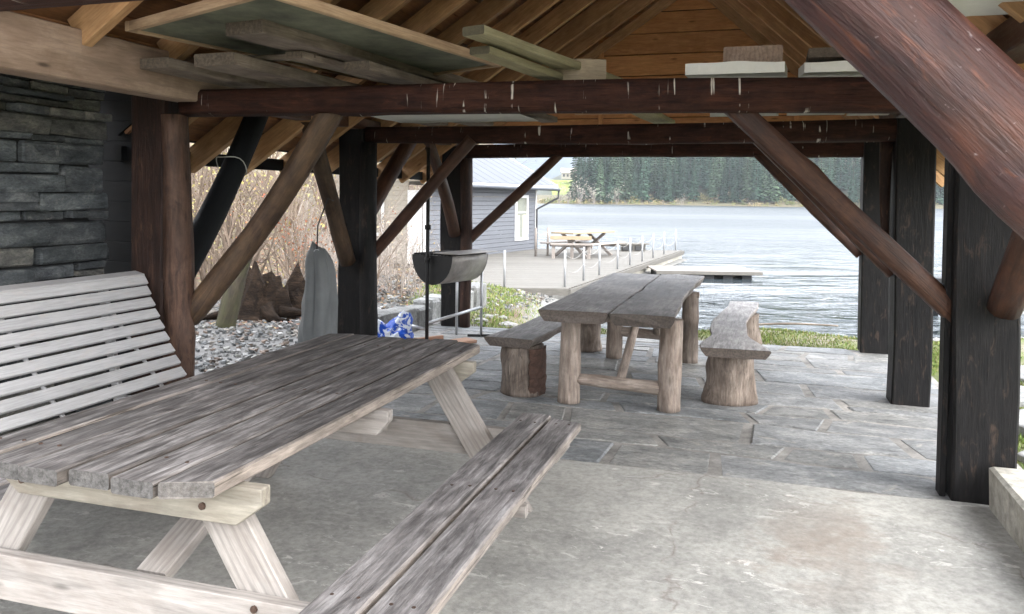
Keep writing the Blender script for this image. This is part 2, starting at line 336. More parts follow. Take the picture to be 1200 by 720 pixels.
MT['slate'] = stone('grey_slate_flag', ((.115, .12, .12), (.225, .228, .226), (.37, .365, .35)), 3.4, .65, .035, .14, stretch=(1, 1.8, 2), lichen=(.42, .39, .34), spec=.5, hue=((1, 1, 1), (.96, .99, 1.02), (1.04, 1.02, .98), (1.0, 1.0, .97)))
MT['wallstone'] = stone('dark_slate_block', ((.040, .043, .045), (.110, .114, .114), (.25, .245, .23)), 6, .75, .03, .45, spec=.4, stretch=(.7, 1, 2.2), hue=((.72, .78, .82), (1.1, 1.05, .96), (.66, .7, .74), (1.6, 1.42, 1.2)), lichen=(.30, .29, .27))
MT['paleblock'] = stone('pale_stone_block', ((.17, .17, .165), (.27, .27, .26), (.37, .365, .35)), 3, .8, .012, .2)
MT['graniterock'] = stone('shore_rock', ((.13, .13, .125), (.24, .235, .22), (.36, .35, .33)), 3, .8, .02, .3)
MT['galv'] = simple('galvanised_steel', (.48, .49, .50), .45, .85, .15, 20)
MT['rail'] = simple('aluminium_post', (.36, .37, .38), .45, .5, .08, 10)
MT['iron'] = simple('sooty_iron', (.010, .0095, .009), .7, .1, .35, 14, .001)
MT['steel'] = simple('worn_steel_plate', (.30, .28, .26), .5, .55, .3, 8, .001)
MT['bolt'] = simple('rusty_bolt', (.10, .065, .05), .6, .7, .3, 60)
MT['black'] = simple('black_rubber', (.015, .015, .016), .6, 0, .2, 20)
MT['cord'] = simple('pale_wire', (.45, .43, .38), .5, .3, .1)
MT['cover'] = simple('grey_tarpaulin', (.125, .132, .132), .6, 0, .14, 6, .012)
MT['foam'] = simple('white_foam_board', (.60, .59, .53), .8, 0, .08, 7, .006)
MT['whitetrim'] = simple('white_trim', (.62, .62, .61), .5, 0, .04, 4)
MT['greyclad'] = simple('grey_blue_cladding', (.115, .122, .137), .6, 0, .08, 6, perobj=.05)
MT['cream'] = simple('cream_cladding', (.30, .275, .225), .65, 0, .06, 5, perobj=.04)
MT['roofsheet'] = simple('grey_steel_roof', (.075, .082, .095), .5, .3, .08, 2, perobj=.04)
MT['glass'] = simple('window_glass', (.20, .21, .17), .08, 0, .2, 2, spec=1.0)
MT['curtain'] = simple('pale_curtain', (.62, .60, .42), .8, 0, .2, 8)
MT['deck'] = wood('bleached_deck_board', (.115, .107, .095), (.19, .18, .16), rough=.8, knots=.2, stain=(.095, .085, .07), stain_amt=.3, var=.14)
MT['newwood'] = wood('new_yellow_board', (.26, .20, .125), (.35, .285, .19), rough=.7, knots=.4, var=.1)
MT['greywood'] = wood('grey_table_frame', (.22, .19, .165), (.36, .32, .29), rough=.8, knots=.2)
MT['rope'] = simple('white_rope', (.34, .33, .31), .8)
MT['paleconc'] = stone('pale_concrete_face', ((.30, .28, .235), (.38, .36, .31), (.45, .43, .38)), 1.5, .85, .006, 0)
MT['redboard'] = wood('reddish_board', (.30, .16, .10), (.48, .30, .21), rough=.8, knots=.2)
MT['trunk'] = wood('mossy_trunk_bark', (.022, .018, .013), (.085, .07, .048), rough=.95, bumpd=.03, knots=0, stain=(.065, .07, .024), stain_amt=.6, grain=.5)
MT['stumpold'] = wood('rotten_stump', (.006, .005, .0045), (.075, .05, .034), rough=.95, bumpd=.05, knots=0, stain=(.008, .006, .005), stain_amt=.9, grain=1.0, spec=.1, cracks=.8)
MT['twig'] = simple('bare_twig', (.155, .115, .085), .85, 0, .3, 3, perobj=.3)
MT['twigpale'] = simple('pale_bare_twig', (.26, .225, .195), .85, 0, .2, 2, perobj=.15)
MT['bluebag'] = None

def concrete():
    m, nt, bs, ns, ls = M('worn_concrete')
    tc = ns.new('ShaderNodeTexCoord'); raw = tc.outputs['Object']
    f1 = noise(ns, ls, raw, 1.3, 8, .6, .3); f2 = noise(ns, ls, raw, 30, 6, .7); f3 = noise(ns, ls, raw, 150, 3, .6)
    r1 = ramp(ns, [(.34, (.285, .28, .26)), (.5, (.36, .352, .325)), (.66, (.43, .42, .385))]); ls.new(f1, r1.inputs[0])
    r2 = ramp(ns, [(.34, .74), (.64, 1.14)]); ls.new(f2, r2.inputs[0]); c = mix(ns, ls, .9, r1.outputs[0], r2.outputs[0], 'MULTIPLY')
    # pale lime scars where the skin has spalled
    mp = ns.new('ShaderNodeMapping'); mp.inputs['Scale'].default_value = (1, 2.1, 1); mp.inputs['Rotation'].default_value = (0, 0, .5); ls.new(raw, mp.inputs['Vector'])
    f4 = noise(ns, ls, mp.outputs[0], 7.5, 9, .72, .8); f5 = noise(ns, ls, raw, 1.1, 3, .5)
    r4 = ramp(ns, [(.575, 0.0), (.615, 1.0)]); ls.new(f4, r4.inputs[0]); r5 = ramp(ns, [(.45, 0.0), (.62, 1.0)]); ls.new(f5, r5.inputs[0])
    mm = nd(ns, 'ShaderNodeMath', operation='MULTIPLY'); ls.new(r4.outputs[0], mm.inputs[0]); ls.new(r5.outputs[0], mm.inputs[1])
    c = mix(ns, ls, mm.outputs[0], c, (.66, .64, .60))
    f8 = noise(ns, ls, mp.outputs[0], 26, 6, .75, .6); r8 = ramp(ns, [(.62, 0.0), (.70, .8)]); ls.new(f8, r8.inputs[0]); f9 = noise(ns, ls, raw, .8, 3, .5); r9 = ramp(ns, [(.42, 0.0), (.56, 1.0)]); ls.new(f9, r9.inputs[0])
    m8 = nd(ns, 'ShaderNodeMath', operation='MULTIPLY'); ls.new(r8.outputs[0], m8.inputs[0]); ls.new(r9.outputs[0], m8.inputs[1]); c = mix(ns, ls, m8.outputs[0], c, (.62, .60, .56))
    f10 = noise(ns, ls, raw, 4.5, 8, .75, .4); r10 = ramp(ns, [(.32, .72), (.52, 1.04)]); ls.new(f10, r10.inputs[0]); c = mix(ns, ls, .7, c, r10.outputs[0], 'MULTIPLY')
    # hairline cracks
    wv = nd(ns, 'ShaderNodeVectorMath', operation='MULTIPLY_ADD'); wv.inputs[1].default_value = (.5, .5, 0); nw = ns.new('ShaderNodeTexNoise'); nw.inputs['Scale'].default_value = 2.5; nw.inputs['Detail'].default_value = 6; ls.new(raw, nw.inputs['Vector']); ls.new(nw.outputs['Color'], wv.inputs[0]); ls.new(raw, wv.inputs[2])
    ve = ns.new('ShaderNodeTexVoronoi'); ve.feature = 'DISTANCE_TO_EDGE'; ve.inputs['Scale'].default_value = .62; ls.new(wv.outputs[0], ve.inputs['Vector'])
    rve = ramp(ns, [(.0015, .5), (.005, 0.0)]); ls.new(ve.outputs['Distance'], rve.inputs[0]); f11 = noise(ns, ls, raw, 3, 4, .6); r11 = ramp(ns, [(.47, 0.0), (.53, 1.0)]); ls.new(f11, r11.inputs[0])
    m11 = nd(ns, 'ShaderNodeMath', operation='MULTIPLY'); ls.new(rve.outputs[0], m11.inputs[0]); ls.new(r11.outputs[0], m11.inputs[1]); c = mix(ns, ls, m11.outputs[0], c, (.14, .10, .08))
    # dark pores
    vo = ns.new('ShaderNodeTexVoronoi'); vo.inputs['Scale'].default_value = 9; ls.new(raw, vo.inputs['Vector'])
    rv = ramp(ns, [(.018, .8), (.035, 0.0)]); ls.new(vo.outputs['Distance'], rv.inputs[0]); c = mix(ns, ls, rv.outputs[0], c, (.09, .08, .07))
    # the reddish-brown stain beside the flagstones
    d = nd(ns, 'ShaderNodeVectorMath', operation='DISTANCE'); dm = ns.new('ShaderNodeMapping')
    fw = noise(ns, ls, raw, 3.5, 6, .7); ad = nd(ns, 'ShaderNodeVectorMath', operation='MULTIPLY_ADD'); ad.inputs[1].default_value = (1.5, 1.5, 0)
    cb = ns.new('ShaderNodeCombineXYZ'); 
    for i in range(2): ls.new(fw, cb.inputs[i])
    ls.new(cb.outputs[0], ad.inputs[0]); ls.new(raw, ad.inputs[2])
    dm.inputs['Scale'].default_value = (1.25, .62, 0); ls.new(ad.outputs[0], dm.inputs['Vector']); ls.new(dm.outputs[0], d.inputs[0])
    d.inputs[1].default_value = ((.31 + .75) * 1.25, (3.85 + .75) * .62, 0)
    rd = ramp(ns, [(.02, .55), (.42, 0.0)]); ls.new(d.outputs['Value'], rd.inputs[0]); 
    c = mix(ns, ls, rd.outputs[0], c, (.24, .185, .145))
    ls.new(c, bs.inputs['Base Color']); bs.inputs['Roughness'].default_value = .75; bs.inputs['Specular IOR Level'].default_value = .35
    h = nd(ns, 'ShaderNodeMath', operation='ADD'); ls.new(f2, h.inputs[0]); ls.new(f3, h.inputs[1])
    h2 = nd(ns, 'ShaderNodeMath', operation='ADD'); ls.new(h.outputs[0], h2.inputs[0]); ls.new(mm.outputs[0], h2.inputs[1])
    bump(ns, ls, h2.outputs[0], bs, .5, .003)
    return m
MT['concrete'] = concrete()
def mortar():
    m, nt, bs, ns, ls = M('mortar_joint')
    tc = ns.new('ShaderNodeTexCoord'); raw = tc.outputs['Object']
    f1 = noise(ns, ls, raw, 3, 8, .7); f2 = noise(ns, ls, raw, 60, 5, .7)
    r1 = ramp(ns, [(.3, (.11, .105, .097)), (.5, (.27, .255, .235)), (.7, (.44, .415, .38))]); ls.new(f1, r1.inputs[0])
    r2 = ramp(ns, [(.3, .7), (.7, 1.1)]); ls.new(f2, r2.inputs[0]); c = mix(ns, ls, .8, r1.outputs[0], r2.outputs[0], 'MULTIPLY')
    ls.new(c, bs.inputs['Base Color']); bs.inputs['Roughness'].default_value = .9; bump(ns, ls, f2, bs, .8, .006)
    return m
MT['mortar'] = mortar()
def attr_mat(name, rough=.9, spec=.2, bumpd=.0, scale=8, trans=0.0):
    m, nt, bs, ns, ls = M(name)
    at = ns.new('ShaderNodeVertexColor'); at.layer_name = 'Col'
    tc = ns.new('ShaderNodeTexCoord'); f = noise(ns, ls, tc.outputs['Object'], scale, 8, .7)
    r = ramp(ns, [(.25, .55), (.75, 1.3)]); ls.new(f, r.inputs[0]); c = mix(ns, ls, 1.0, at.outputs['Color'], r.outputs[0], 'MULTIPLY')
    ls.new(c, bs.inputs['Base Color']); bs.inputs['Roughness'].default_value = rough; bs.inputs['Specular IOR Level'].default_value = spec
    if bumpd: bump(ns, ls, f, bs, .9, bumpd)
    return m
MT['ground'] = attr_mat('ground_cover', bumpd=.05, scale=5)
MT['leaf'] = attr_mat('leaf_colours', .7, .3, scale=1)
MT['chips'] = attr_mat('stone_chips', .8, .35, scale=30)
MT['needle'] = simple('spruce_needles', (.050, .090, .058), .9, 0, .5, .5, spec=.04, perobj=.35)
MT['needle2'] = simple('spruce_needles_light', (.070, .108, .062), .9, 0, .5, .5, spec=.04, perobj=.3)
MT['mountain'] = simple('haze_blue_forest_slope', (.050, .070, .085), .95, 0, .35, .012, spec=.1)  # blue of the distance haze is mixed into the forest colour
MT['field'] = simple('green_field', (.20, .26, .06), .95, 0, .2, .05, spec=.1)
def blue_bag():
    m, nt, bs, ns, ls = M('blue_white_plastic'); tc = ns.new('ShaderNodeTexCoord')
    f = noise(ns, ls, tc.outputs['Object'], 9, 3, .5, 1.2); r = ramp(ns, [(.50, (.010, .085, .52)), (.55, (.72, .76, .82))]); ls.new(f, r.inputs[0])
    ls.new(r.outputs[0], bs.inputs['Base Color']); bs.inputs['Roughness'].default_value = .3; return m
MT['bluebag'] = blue_bag()
def water():
    m, nt, bs, ns, ls = M('lake_water'); g = ns.new('ShaderNodeNewGeometry')
    mp = ns.new('ShaderNodeMapping'); mp.inputs['Scale'].default_value = (.55, 1.25, 1); mp.inputs['Rotation'].default_value = (0, 0, .35); ls.new(g.outputs['Position'], mp.inputs['Vector'])
    f1 = noise(ns, ls, mp.outputs[0], 1.5, 4, .55, .6); f2 = noise(ns, ls, mp.outputs[0], .42, 3, .5, .4)
    mp3 = ns.new('ShaderNodeMapping'); mp3.inputs['Scale'].default_value = (.010, .045, 1); ls.new(g.outputs['Position'], mp3.inputs['Vector'])
    f3 = noise(ns, ls, mp3.outputs[0], 1.0, 4, .55, .3); r3 = ramp(ns, [(.36, .12), (.52, 1.0)]); ls.new(f3, r3.inputs[0])
    ad = nd(ns, 'ShaderNodeMath', operation='MULTIPLY_ADD'); ad.inputs[1].default_value = 2.2; ls.new(f2, ad.inputs[0]); ls.new(f1, ad.inputs[2])
    b = ns.new('ShaderNodeBump'); b.inputs['Distance'].default_value = .36; ls.new(ad.outputs[0], b.inputs['Height']); ls.new(r3.outputs[0], b.inputs['Strength'])
    ls.new(b.outputs[0], bs.inputs['Normal'])
    bs.inputs['Base Color'].default_value = (.035, .045, .05, 1); sp_ = ns.new('ShaderNodeSeparateXYZ'); ls.new(g.outputs['Position'], sp_.inputs[0]); mr = ns.new('ShaderNodeMapRange'); mr.inputs['From Min'].default_value = 13; mr.inputs['From Max'].default_value = 70; mr.inputs['To Min'].default_value = .05; mr.inputs['To Max'].default_value = .42; ls.new(sp_.outputs['Y'], mr.inputs['Value']); ls.new(mr.outputs[0], bs.inputs['Roughness']); bs.inputs['IOR'].default_value = 1.33
    bs.inputs['Specular IOR Level'].default_value = .6
    return m
MT['water'] = water()

# ------------------------------------------------------------------ ground, lake, hills
WATER_Z = -0.75
def sstep(a, b, x):
    t = max(0, min(1, (x - a) / (b - a))); return t * t * (3 - 2 * t)
def land(x, y):
    """signed distance-like measure, positive on land"""
    s1 = 13.0 + .35 * math.sin(x * .8) + .25 * math.sin(x * 2.1 + 1) - y
    if x > 6: s1 += (x - 6) * .12
    de = 2.3 + (max(y, 18) - 18) * .4
    s2 = (de - .9 - x) * (1 if y < 17.6 else .5) if y < 31 else (2.6 - (y - 31) * .35 - x if y < 42 else -1.2 - x)
    s3 = (y - 286 - 6 * math.sin(x * .04) - 3 * math.sin(x * .13)) * .6 if y > 150 else -50
    return max(s1, s2, s3)
def gz(x, y):
    s = land(x, y)
    n = mnoise.noise(Vector((x * .35, y * .35, 0))) * .06 + mnoise.noise(Vector((x * 1.3, y * 1.3, 3))) * .025
    z = max(-3.0, WATER_Z + .02 + .20 * s)
    u = CA * x - SA * y; v = SA * x + CA * y
    top = -.07 if y < 150 else 300
    z = min(z, top + (n if y < 150 else 0))
    if y < 150:
        # the bank left of the shelter and the wooded slope behind the boathouse
        xl = min(-5.4 + .11 * (y - 12), -2.5) if y > 12 else -5.4
        if y > 20: xl = -7.5 + .03 * (y - 20) if y < 40 else min(-2.8, -6.9 + .25 * (y - 40))
        d = xl - x
        if d > 0: z += .30 * d * sstep(0, 3, d) if d < 40 else 12
        if y > 44 and x < -2: z = max(z, .42 * (y - 44) * sstep(-2, -6, x) * 1.0 - .3)
        if abs(u + 1.2) < 2.9 and v < 9.3: z = min(z, -.07)
        # deck and boathouse stand clear of the ground
        if 16.5 < y < 33 and x > -4 - (y - 16.5) * .15: z = min(z, -.62 if y > 17.8 else -.62 + (17.8 - y) * .5)
    else:
        if s > 1.5: z = WATER_Z + .3 + min(3 + 31 * sstep(22, 70, x), (s - 1.5) * (.06 + .9 * sstep(18, 50, x)))
        z += n * 6 if s > 1 else 0
    return z
def axis_vals(dense, lo, hi, step, grow=1.16):
    vals = []; a = dense[0]
    while a < dense[1]: vals.append(a); a += step
    s = step; a = vals[-1]
    while a < hi: s *= grow; a += s; vals.append(a)
    s = step; a = vals[0]
    while a > lo: s *= grow; a -= s; vals.insert(0, a)
    return vals
xs = axis_vals((-14, 10), -2500, 2500, .38); ys = axis_vals((-3, 34), -300, 90, .38)
ys += [95, 105, 120, 140, 170, 200, 230, 255, 270, 276]; a = 280
while a < 400: ys.append(a); a += 3
while a < 3000: a *= 1.06; ys.append(a)
gv = []; gf = []; gc = []
rnd = random.Random(5)
for y in ys:
    for x in xs:
        z = gz(x, y); gv.append((x, y, z)); s = land(x, y)
        nn = mnoise.noise(Vector((x * .9, y * .9, 7))); n2 = mnoise.noise(Vector((x * 2.7, y * 2.7, 1)))
        u = CA * x - SA * y; v = SA * x + CA * y
        if y > 150:
            c = (.16, .14, .09) if s < 3 else ((.06, .065, .035) if x > 24 else (.13, .115, .07))
        elif s < 1.0: c = (.20, .195, .18)
        elif u < -3.6 and v < 40:
            c = (.16, .155, .15) if (v < 11.5 and u > -6.5 and nn > -.35) else ((.125, .088, .068) if n2 > 0 else (.15, .13, .08))
            if v > 12 and nn > .25: c = (.12, .078, .056)
        elif y < 34: c = (.13, .15, .055) if nn + .5 * n2 > -.1 else (.22, .20, .145)
        else: c = (.20, .155, .11) if n2 > -.1 else (.27, .25, .18)
        gc.append(c)
nx = len(xs)
for j in range(len(ys) - 1):
    for i in range(nx - 1):
        a = j * nx + i; gf.append((a, a + 1, a + nx + 1, a + nx))
def color_mesh(vs, fs, cols, smooth=False):
    me = mesh(vs, fs, smooth); ca = me.color_attributes.new('Col', 'FLOAT_COLOR', 'POINT')
    flat = []
    for c in cols: flat += [c[0], c[1], c[2], 1.0]
    ca.data.foreach_set('color', flat); return me
tag(obj('ground', color_mesh(gv, gf, gc, True), MT['ground']), kind='structure')
me = mesh([(-2500, 9, WATER_Z), (2500, 9, WATER_Z), (2500, 2500, WATER_Z), (-2500, 2500, WATER_Z)], [(0, 1, 2, 3)])
tag(obj('lake', me, MT['water']), kind='structure')
# far mountain beyond the head of the lake
mv = []; mf = []; NX, NY = 60, 14
for j in range(NY):
    for i in range(NX):
        x = -1900 + i * 70; y = 1500 + j * 75
        h = 200 * sstep(0, 10, j) * (1 + .35 * mnoise.noise(Vector((i * .16, j * .3, 0))) + .12 * mnoise.noise(Vector((i * .5, j * .6, 4)))) * (.72 + .28 * sstep(60, 0, i))
        mv.append((x, y, h - 3))
for j in range(NY - 1):
    for i in range(NX - 1):
        a = j * NX + i; mf.append((a, a + 1, a + NX + 1, a + NX))
tag(obj('mountain', mesh(mv, mf, True), MT['mountain']), kind='structure')

# ------------------------------------------------------------------ floor: concrete slab and flagstones
V_SLAB = 4.62
def slab(name, u0, u1, v0, v1, z0, z1, mat, edge=.0, n=24, seed=1):
    rnd = random.Random(seed); vs = []; fs = []
    rows = []
    for i in range(n + 1):
        u = u0 + (u1 - u0) * i / n
        vv = v1 + edge * (mnoise.noise(Vector((u * 2.2, seed, 0))) + .4 * rnd.uniform(-1, 1))
        rows.append((u, vv))
    for (u, vv) in rows:
        vs += [(u, v0, z1), (u, vv - .012, z1), (u, vv, z1 - .012), (u, vv, z0), (u, v0, z0)]
    for i in range(n):
        for k in range(4):
            a = i * 5 + k; fs.append((a, a + 1, a + 6, a + 5)[::-1])
    fs.append((0, 1, 2, 3, 4)); fs.append(tuple(n * 5 + k for k in (4, 3, 2, 1, 0)))
    return tag(obj(name, mesh(vs, fs), mat, None, Matrix.Rotation(-AX, 4, 'Z')), kind='structure')
slab('concrete_floor', -4.0, 1.42, -4.0, V_SLAB, -.12, .012, MT['concrete'], .03)
fl = slab('flagstone_floor', -3.75, 1.50, V_SLAB + .005, 9.12, -.12, -.0045, MT['mortar'], .03, seed=2)
def flag_mesh(poly, t, rnd):
    """poly: outline in local coords; chamfered rough slab"""
    n = len(poly); cx = sum(p[0] for p in poly) / n; cy = sum(p[1] for p in poly) / n
    vs = []; 
    for (x, y) in poly: vs.append((x, y, -t))
    for (x, y) in poly: vs.append((x, y, -.008 + rnd.uniform(-.002, .001)))
    for (x, y) in poly:
        dx, dy = cx - x, cy - y; L = math.hypot(dx, dy) or 1; k = .014 / L
        vs.append((x + dx * k, y + dy * k, rnd.uniform(-.0015, .0025)))
    fs = []
    for k in range(n):
        k2 = (k + 1) % n
        fs.append((k, k2, n + k2, n + k)); fs.append((n + k, n + k2, 2 * n + k2, 2 * n + k))
    c = len(vs); vs.append((cx, cy, .001))
    for k in range(n): fs.append((2 * n + k, 2 * n + (k + 1) % n, c))
    return mesh(vs, fs)
rnd = random.Random(11); nflag = 0
lines = [V_SLAB + .025]
while lines[-1] < 8.95: lines.append(lines[-1] + rnd.choice([.24, .30, .36, .42, .48, .40, .28]))
lines[-1] = 9.10
def course(k, u):
    if k in (0, len(lines) - 1): return lines[k] + .008 * mnoise.noise(Vector((u * 3, k, 0)))
    return lines[k] + .075 * mnoise.noise(Vector((u * .75, k * 3.7, 1))) + .022 * mnoise.noise(Vector((u * 3.1, k * 1.3, 5)))
for k in range(len(lines) - 1):
    u = -3.73 - rnd.uniform(0, .4); sl0 = 0.0
    while u < 1.47:
        L = rnd.uniform(.42, 1.25); u0 = max(u, -3.73); u1 = min(u + L, 1.48)
        if 1.48 - u1 < .28: u1 = 1.48
        sl1 = rnd.uniform(-.09, .09) if u1 < 1.48 else 0.0
        if u1 - u0 > .1:
            gj = rnd.uniform(.005, .014); gc = rnd.uniform(.004, .010); m = max(4, int((u1 - u0) / .085))
            parts_ = [(0.0, 1.0)]
            if lines[k + 1] - lines[k] > .30 and rnd.random() < .22: q = rnd.uniform(.38, .62); parts_ = [(0.0, q), (q, 1.0)]
            for (q0, q1) in parts_:
                def side(f, t, e):                       # point at fraction t along, fraction f across the course
                    uu = (u0 + sl0 * (f - .5) + gj) * (1 - t) + (u1 + sl1 * (f - .5) - gj) * t
                    a_, b_ = course(k, uu), course(k + 1, uu); return (uu, a_ + (b_ - a_) * f + e)
                lo = [side(q0, i / m, gc + rnd.uniform(-.005, .013)) for i in range(m + 1)]
                hi = [side(q1, i / m, -gc - rnd.uniform(-.005, .013)) for i in range(m, -1, -1)]
                r_ = rnd.uniform(.008, .028)
                lo[0] = (lo[0][0] + r_, lo[0][1] + r_ * .4); lo[-1] = (lo[-1][0] - r_, lo[-1][1] + r_ * .3); hi[0] = (hi[0][0] - r_ * .7, hi[0][1] - r_ * .5); hi[-1] = (hi[-1][0] + r_ * .6, hi[-1][1] - r_ * .5)
                pts = lo + hi; cx = sum(p[0] for p in pts) / len(pts); cy = sum(p[1] for p in pts) / len(pts)
                obj('flagstone', flag_mesh([(p[0] - cx, p[1] - cy) for p in pts], .05, rnd), MT['slate'], fl, Matrix.Rotation(-AX, 4, 'Z') @ Matrix.Translation((cx, cy, rnd.uniform(-.003, .004))) @ Matrix.Rotation(rnd.uniform(-.006, .006), 4, 'X') @ Matrix.Rotation(rnd.uniform(-.004, .004), 4, 'Y')); nflag += 1
        sl0 = sl1; u = u1 if u1 > u else u + L
# raised kerb on the open side
k = thing('stone_kerb', 'low pale stone kerb beside the foot of the black post', 'kerb', B(1.27, 3, 0), -AX)
for i, (v0, v1) in enumerate(((-.5, .9), (.91, 2.4), (2.41, 3.5), (3.51, 4.60))):
    me = block_mesh(.34, v1 - v0, .24, 40 + i, .03, .08)
    obj('kerb_stone', me, MT['paleconc'], k, Matrix.Translation(B(1.30, (v0 + v1) / 2, .10)) @ Matrix.Rotation(-AX, 4, 'Z'))

# ------------------------------------------------------------------ the shelter
sh = thing('timber_shelter', 'open dark timber shelter of logs and posts with brown boarded roof', 'shelter', B(-1.2, 5, 0), -AX)
UL, UR = -3.5, 1.12
RIDGE_U, RIDGE_Z, SL, SR = -0.74, 4.06, .676, .923
def roof_z(u): return RIDGE_Z - (SL * (RIDGE_U - u) if u < RIDGE_U else SR * (u - RIDGE_U))
def post(u, v, w, h, mat, seed, bend=.0, d=None, z0=.0):
    p0, p1 = B(u, v, z0), B(u, v, h)
    return obj('post', plank_mesh(h - z0, w, d or w, seed, .008, .012, 8), mat, sh, frame(p0, p1, VDIR))
# right row
post(UR, 4.80, .30, 2.18, MT['post'], 1); post(UR, 6.86, .27, 2.18, MT['post'], 2); post(UR + .02, 9.08, .27, 2.18, MT['post'], 3); post(UR, 1.75, .27, 2.18, MT['post'], 4)
plank('post_plate', B(UR - .168, 4.77, .0), B(UR - .168, 4.77, 1.95), .11, .03, MT['post'], sh, up=UDIR, wob=.003, n=4)
log('post_strut', B(UR - .165, 6.90, 1.05), B(UR - .19, 6.90, 2.02), .022, .048, MT['postbrown'], sh, bend=.02)
# left row
post(UL - .09, 4.20, .24, 2.14, MT['postbrown'], 5); post(UL - .02, 6.66, .25, 2.14, MT['post'], 6); post(UL, 9.12, .27, 2.14, MT['post'], 7)
log('post_log', B(UL + .115, 4.12, .0), B(UL + .085, 4.12, 2.02), .098, .082, MT['logknot'], sh, bend=.03, rough=.07, knots=6, rings=24)
log('post_log', B(UL + .14, 6.60, .0), B(UL + .13, 6.60, 2.02), .085, .08, MT['post'], sh, bend=.02)
log('post_log', B(UL + .17, 9.02, .0), B(UL + .165, 9.02, 2.0), .07, .07, MT['postbrown'], sh, bend=.015)
# tie beams
def tie(uL, vL, uR, vR, zb, r, seed): log('tie_beam', B(uL, vL, zb + r), B(uR, vR, zb + r * 1.12), r * .9, r * 1.1, MT['beam'], sh, seed=seed, bend=.015, rough=.03, rings=26, sides=20, flat=.75, knots=5)
tie(UL + .14, 4.16, UR + .25, 4.78, 1.995, .098, 301); tie(UL + .1, 6.64, UR + .05, 6.86, 2.0, .092, 302); tie(UL + .05, 9.10, UR + .1, 9.08, 1.985, .098, 303)
tie(UL - .1, 1.75, UR + .2, 1.75, 2.03, .10, 304)
# wall plates along both rows
plank('wall_plate', B(-3.30, 1.3, 2.225), B(-3.30, 4.45, 2.225), .16, .26, MT['plate'], sh, wob=.004, n=6, bev=.008)
plank('wall_plate', B(UL, 4.3, 2.19), B(UL, 9.5, 2.19), .14, .10, MT['brace'], sh, wob=.004, n=6, bev=.008)
for j in range(5): plank('soffit_board', B(-3.46 - .2 * j, 1.3, 2.40), B(-3.46 - .2 * j, 4.40, 2.40), .196, .022, MT['sheath'], sh)
for vv in (1.5, 2.1, 3.0, 3.75): plank('soffit_joist', B(-4.3, vv, 2.365), B(-3.39, vv, 2.365), .05, .045, MT['pine'], sh)
plank('soffit_back', B(-4.32, 1.3, 2.28), B(-4.32, 4.40, 2.28), .02, .25, MT['sheath'], sh)
plank('wall_plate', B(UR, 1.3, 2.295), B(UR, 9.5, 2.295), .17, .15, MT['brace'], sh, wob=.004, n=6, bev=.008)
plank('eave_rail', B(-4.10, 4.4, 1.81), B(-4.10, 9.6, 1.80), .07, .10, MT['blackpaint'], sh, wob=.004, n=4)
# braces: across the frames
def br(a, b, r, mat='brace', **k): log('brace', B(*a), B(*b), r, r * .92, MT[mat], sh, **k)
br((UR - .10, 4.78, .94), (-.19, 4.62, 2.10), .068, flat=.6, seed=401); br((UR - .12, 6.86, 1.00), (-.04, 6.84, 2.05), .06, flat=.6, seed=402); br((UR - .12, 9.06, 1.0), (-.04, 9.05, 2.05), .062, flat=.6, seed=403)
br((UL + .13, 4.2, .78), (-2.44, 4.31, 2.07), .078, 'braceolive', seed=404, bend=.05); br((UL + .12, 6.64, .98), (-2.40, 6.64, 2.05), .058, seed=405); br((UL + .16, 9.06, 1.0), (-2.20, 9.06, 2.05), .058, seed=406)
br((UR - .05, 1.78, 1.02), (.06, 1.78, 2.09), .108, 'bracenear', seed=407, rough=.03, sides=22, rings=24, knots=2)
# braces along the rows
log('brace', B(UL + .02, 4.24, 1.02), B(UL + .0, 5.12, 2.16), .088, .08, MT['blackpaint'], sh, bend=.035, seed=408, rough=.015, knots=0)
br((UL - .02, 6.50, .95), (UL + .02, 5.75, 2.15), .072, 'braceolive', seed=409); br((UL + .0, 6.78, 1.35), (UL + .02, 7.78, 2.16), .085, seed=410)
br((UL + .06, 8.95, 1.1), (UL + .02, 8.22, 2.16), .07, seed=411, bend=.03); br((UR + .07, 4.62, 1.02), (UR + .02, 3.3, 2.22), .075, 'brace', seed=412)
br((UR, 7.02, 1.2), (UR, 8.0, 2.22), .06, seed=413)
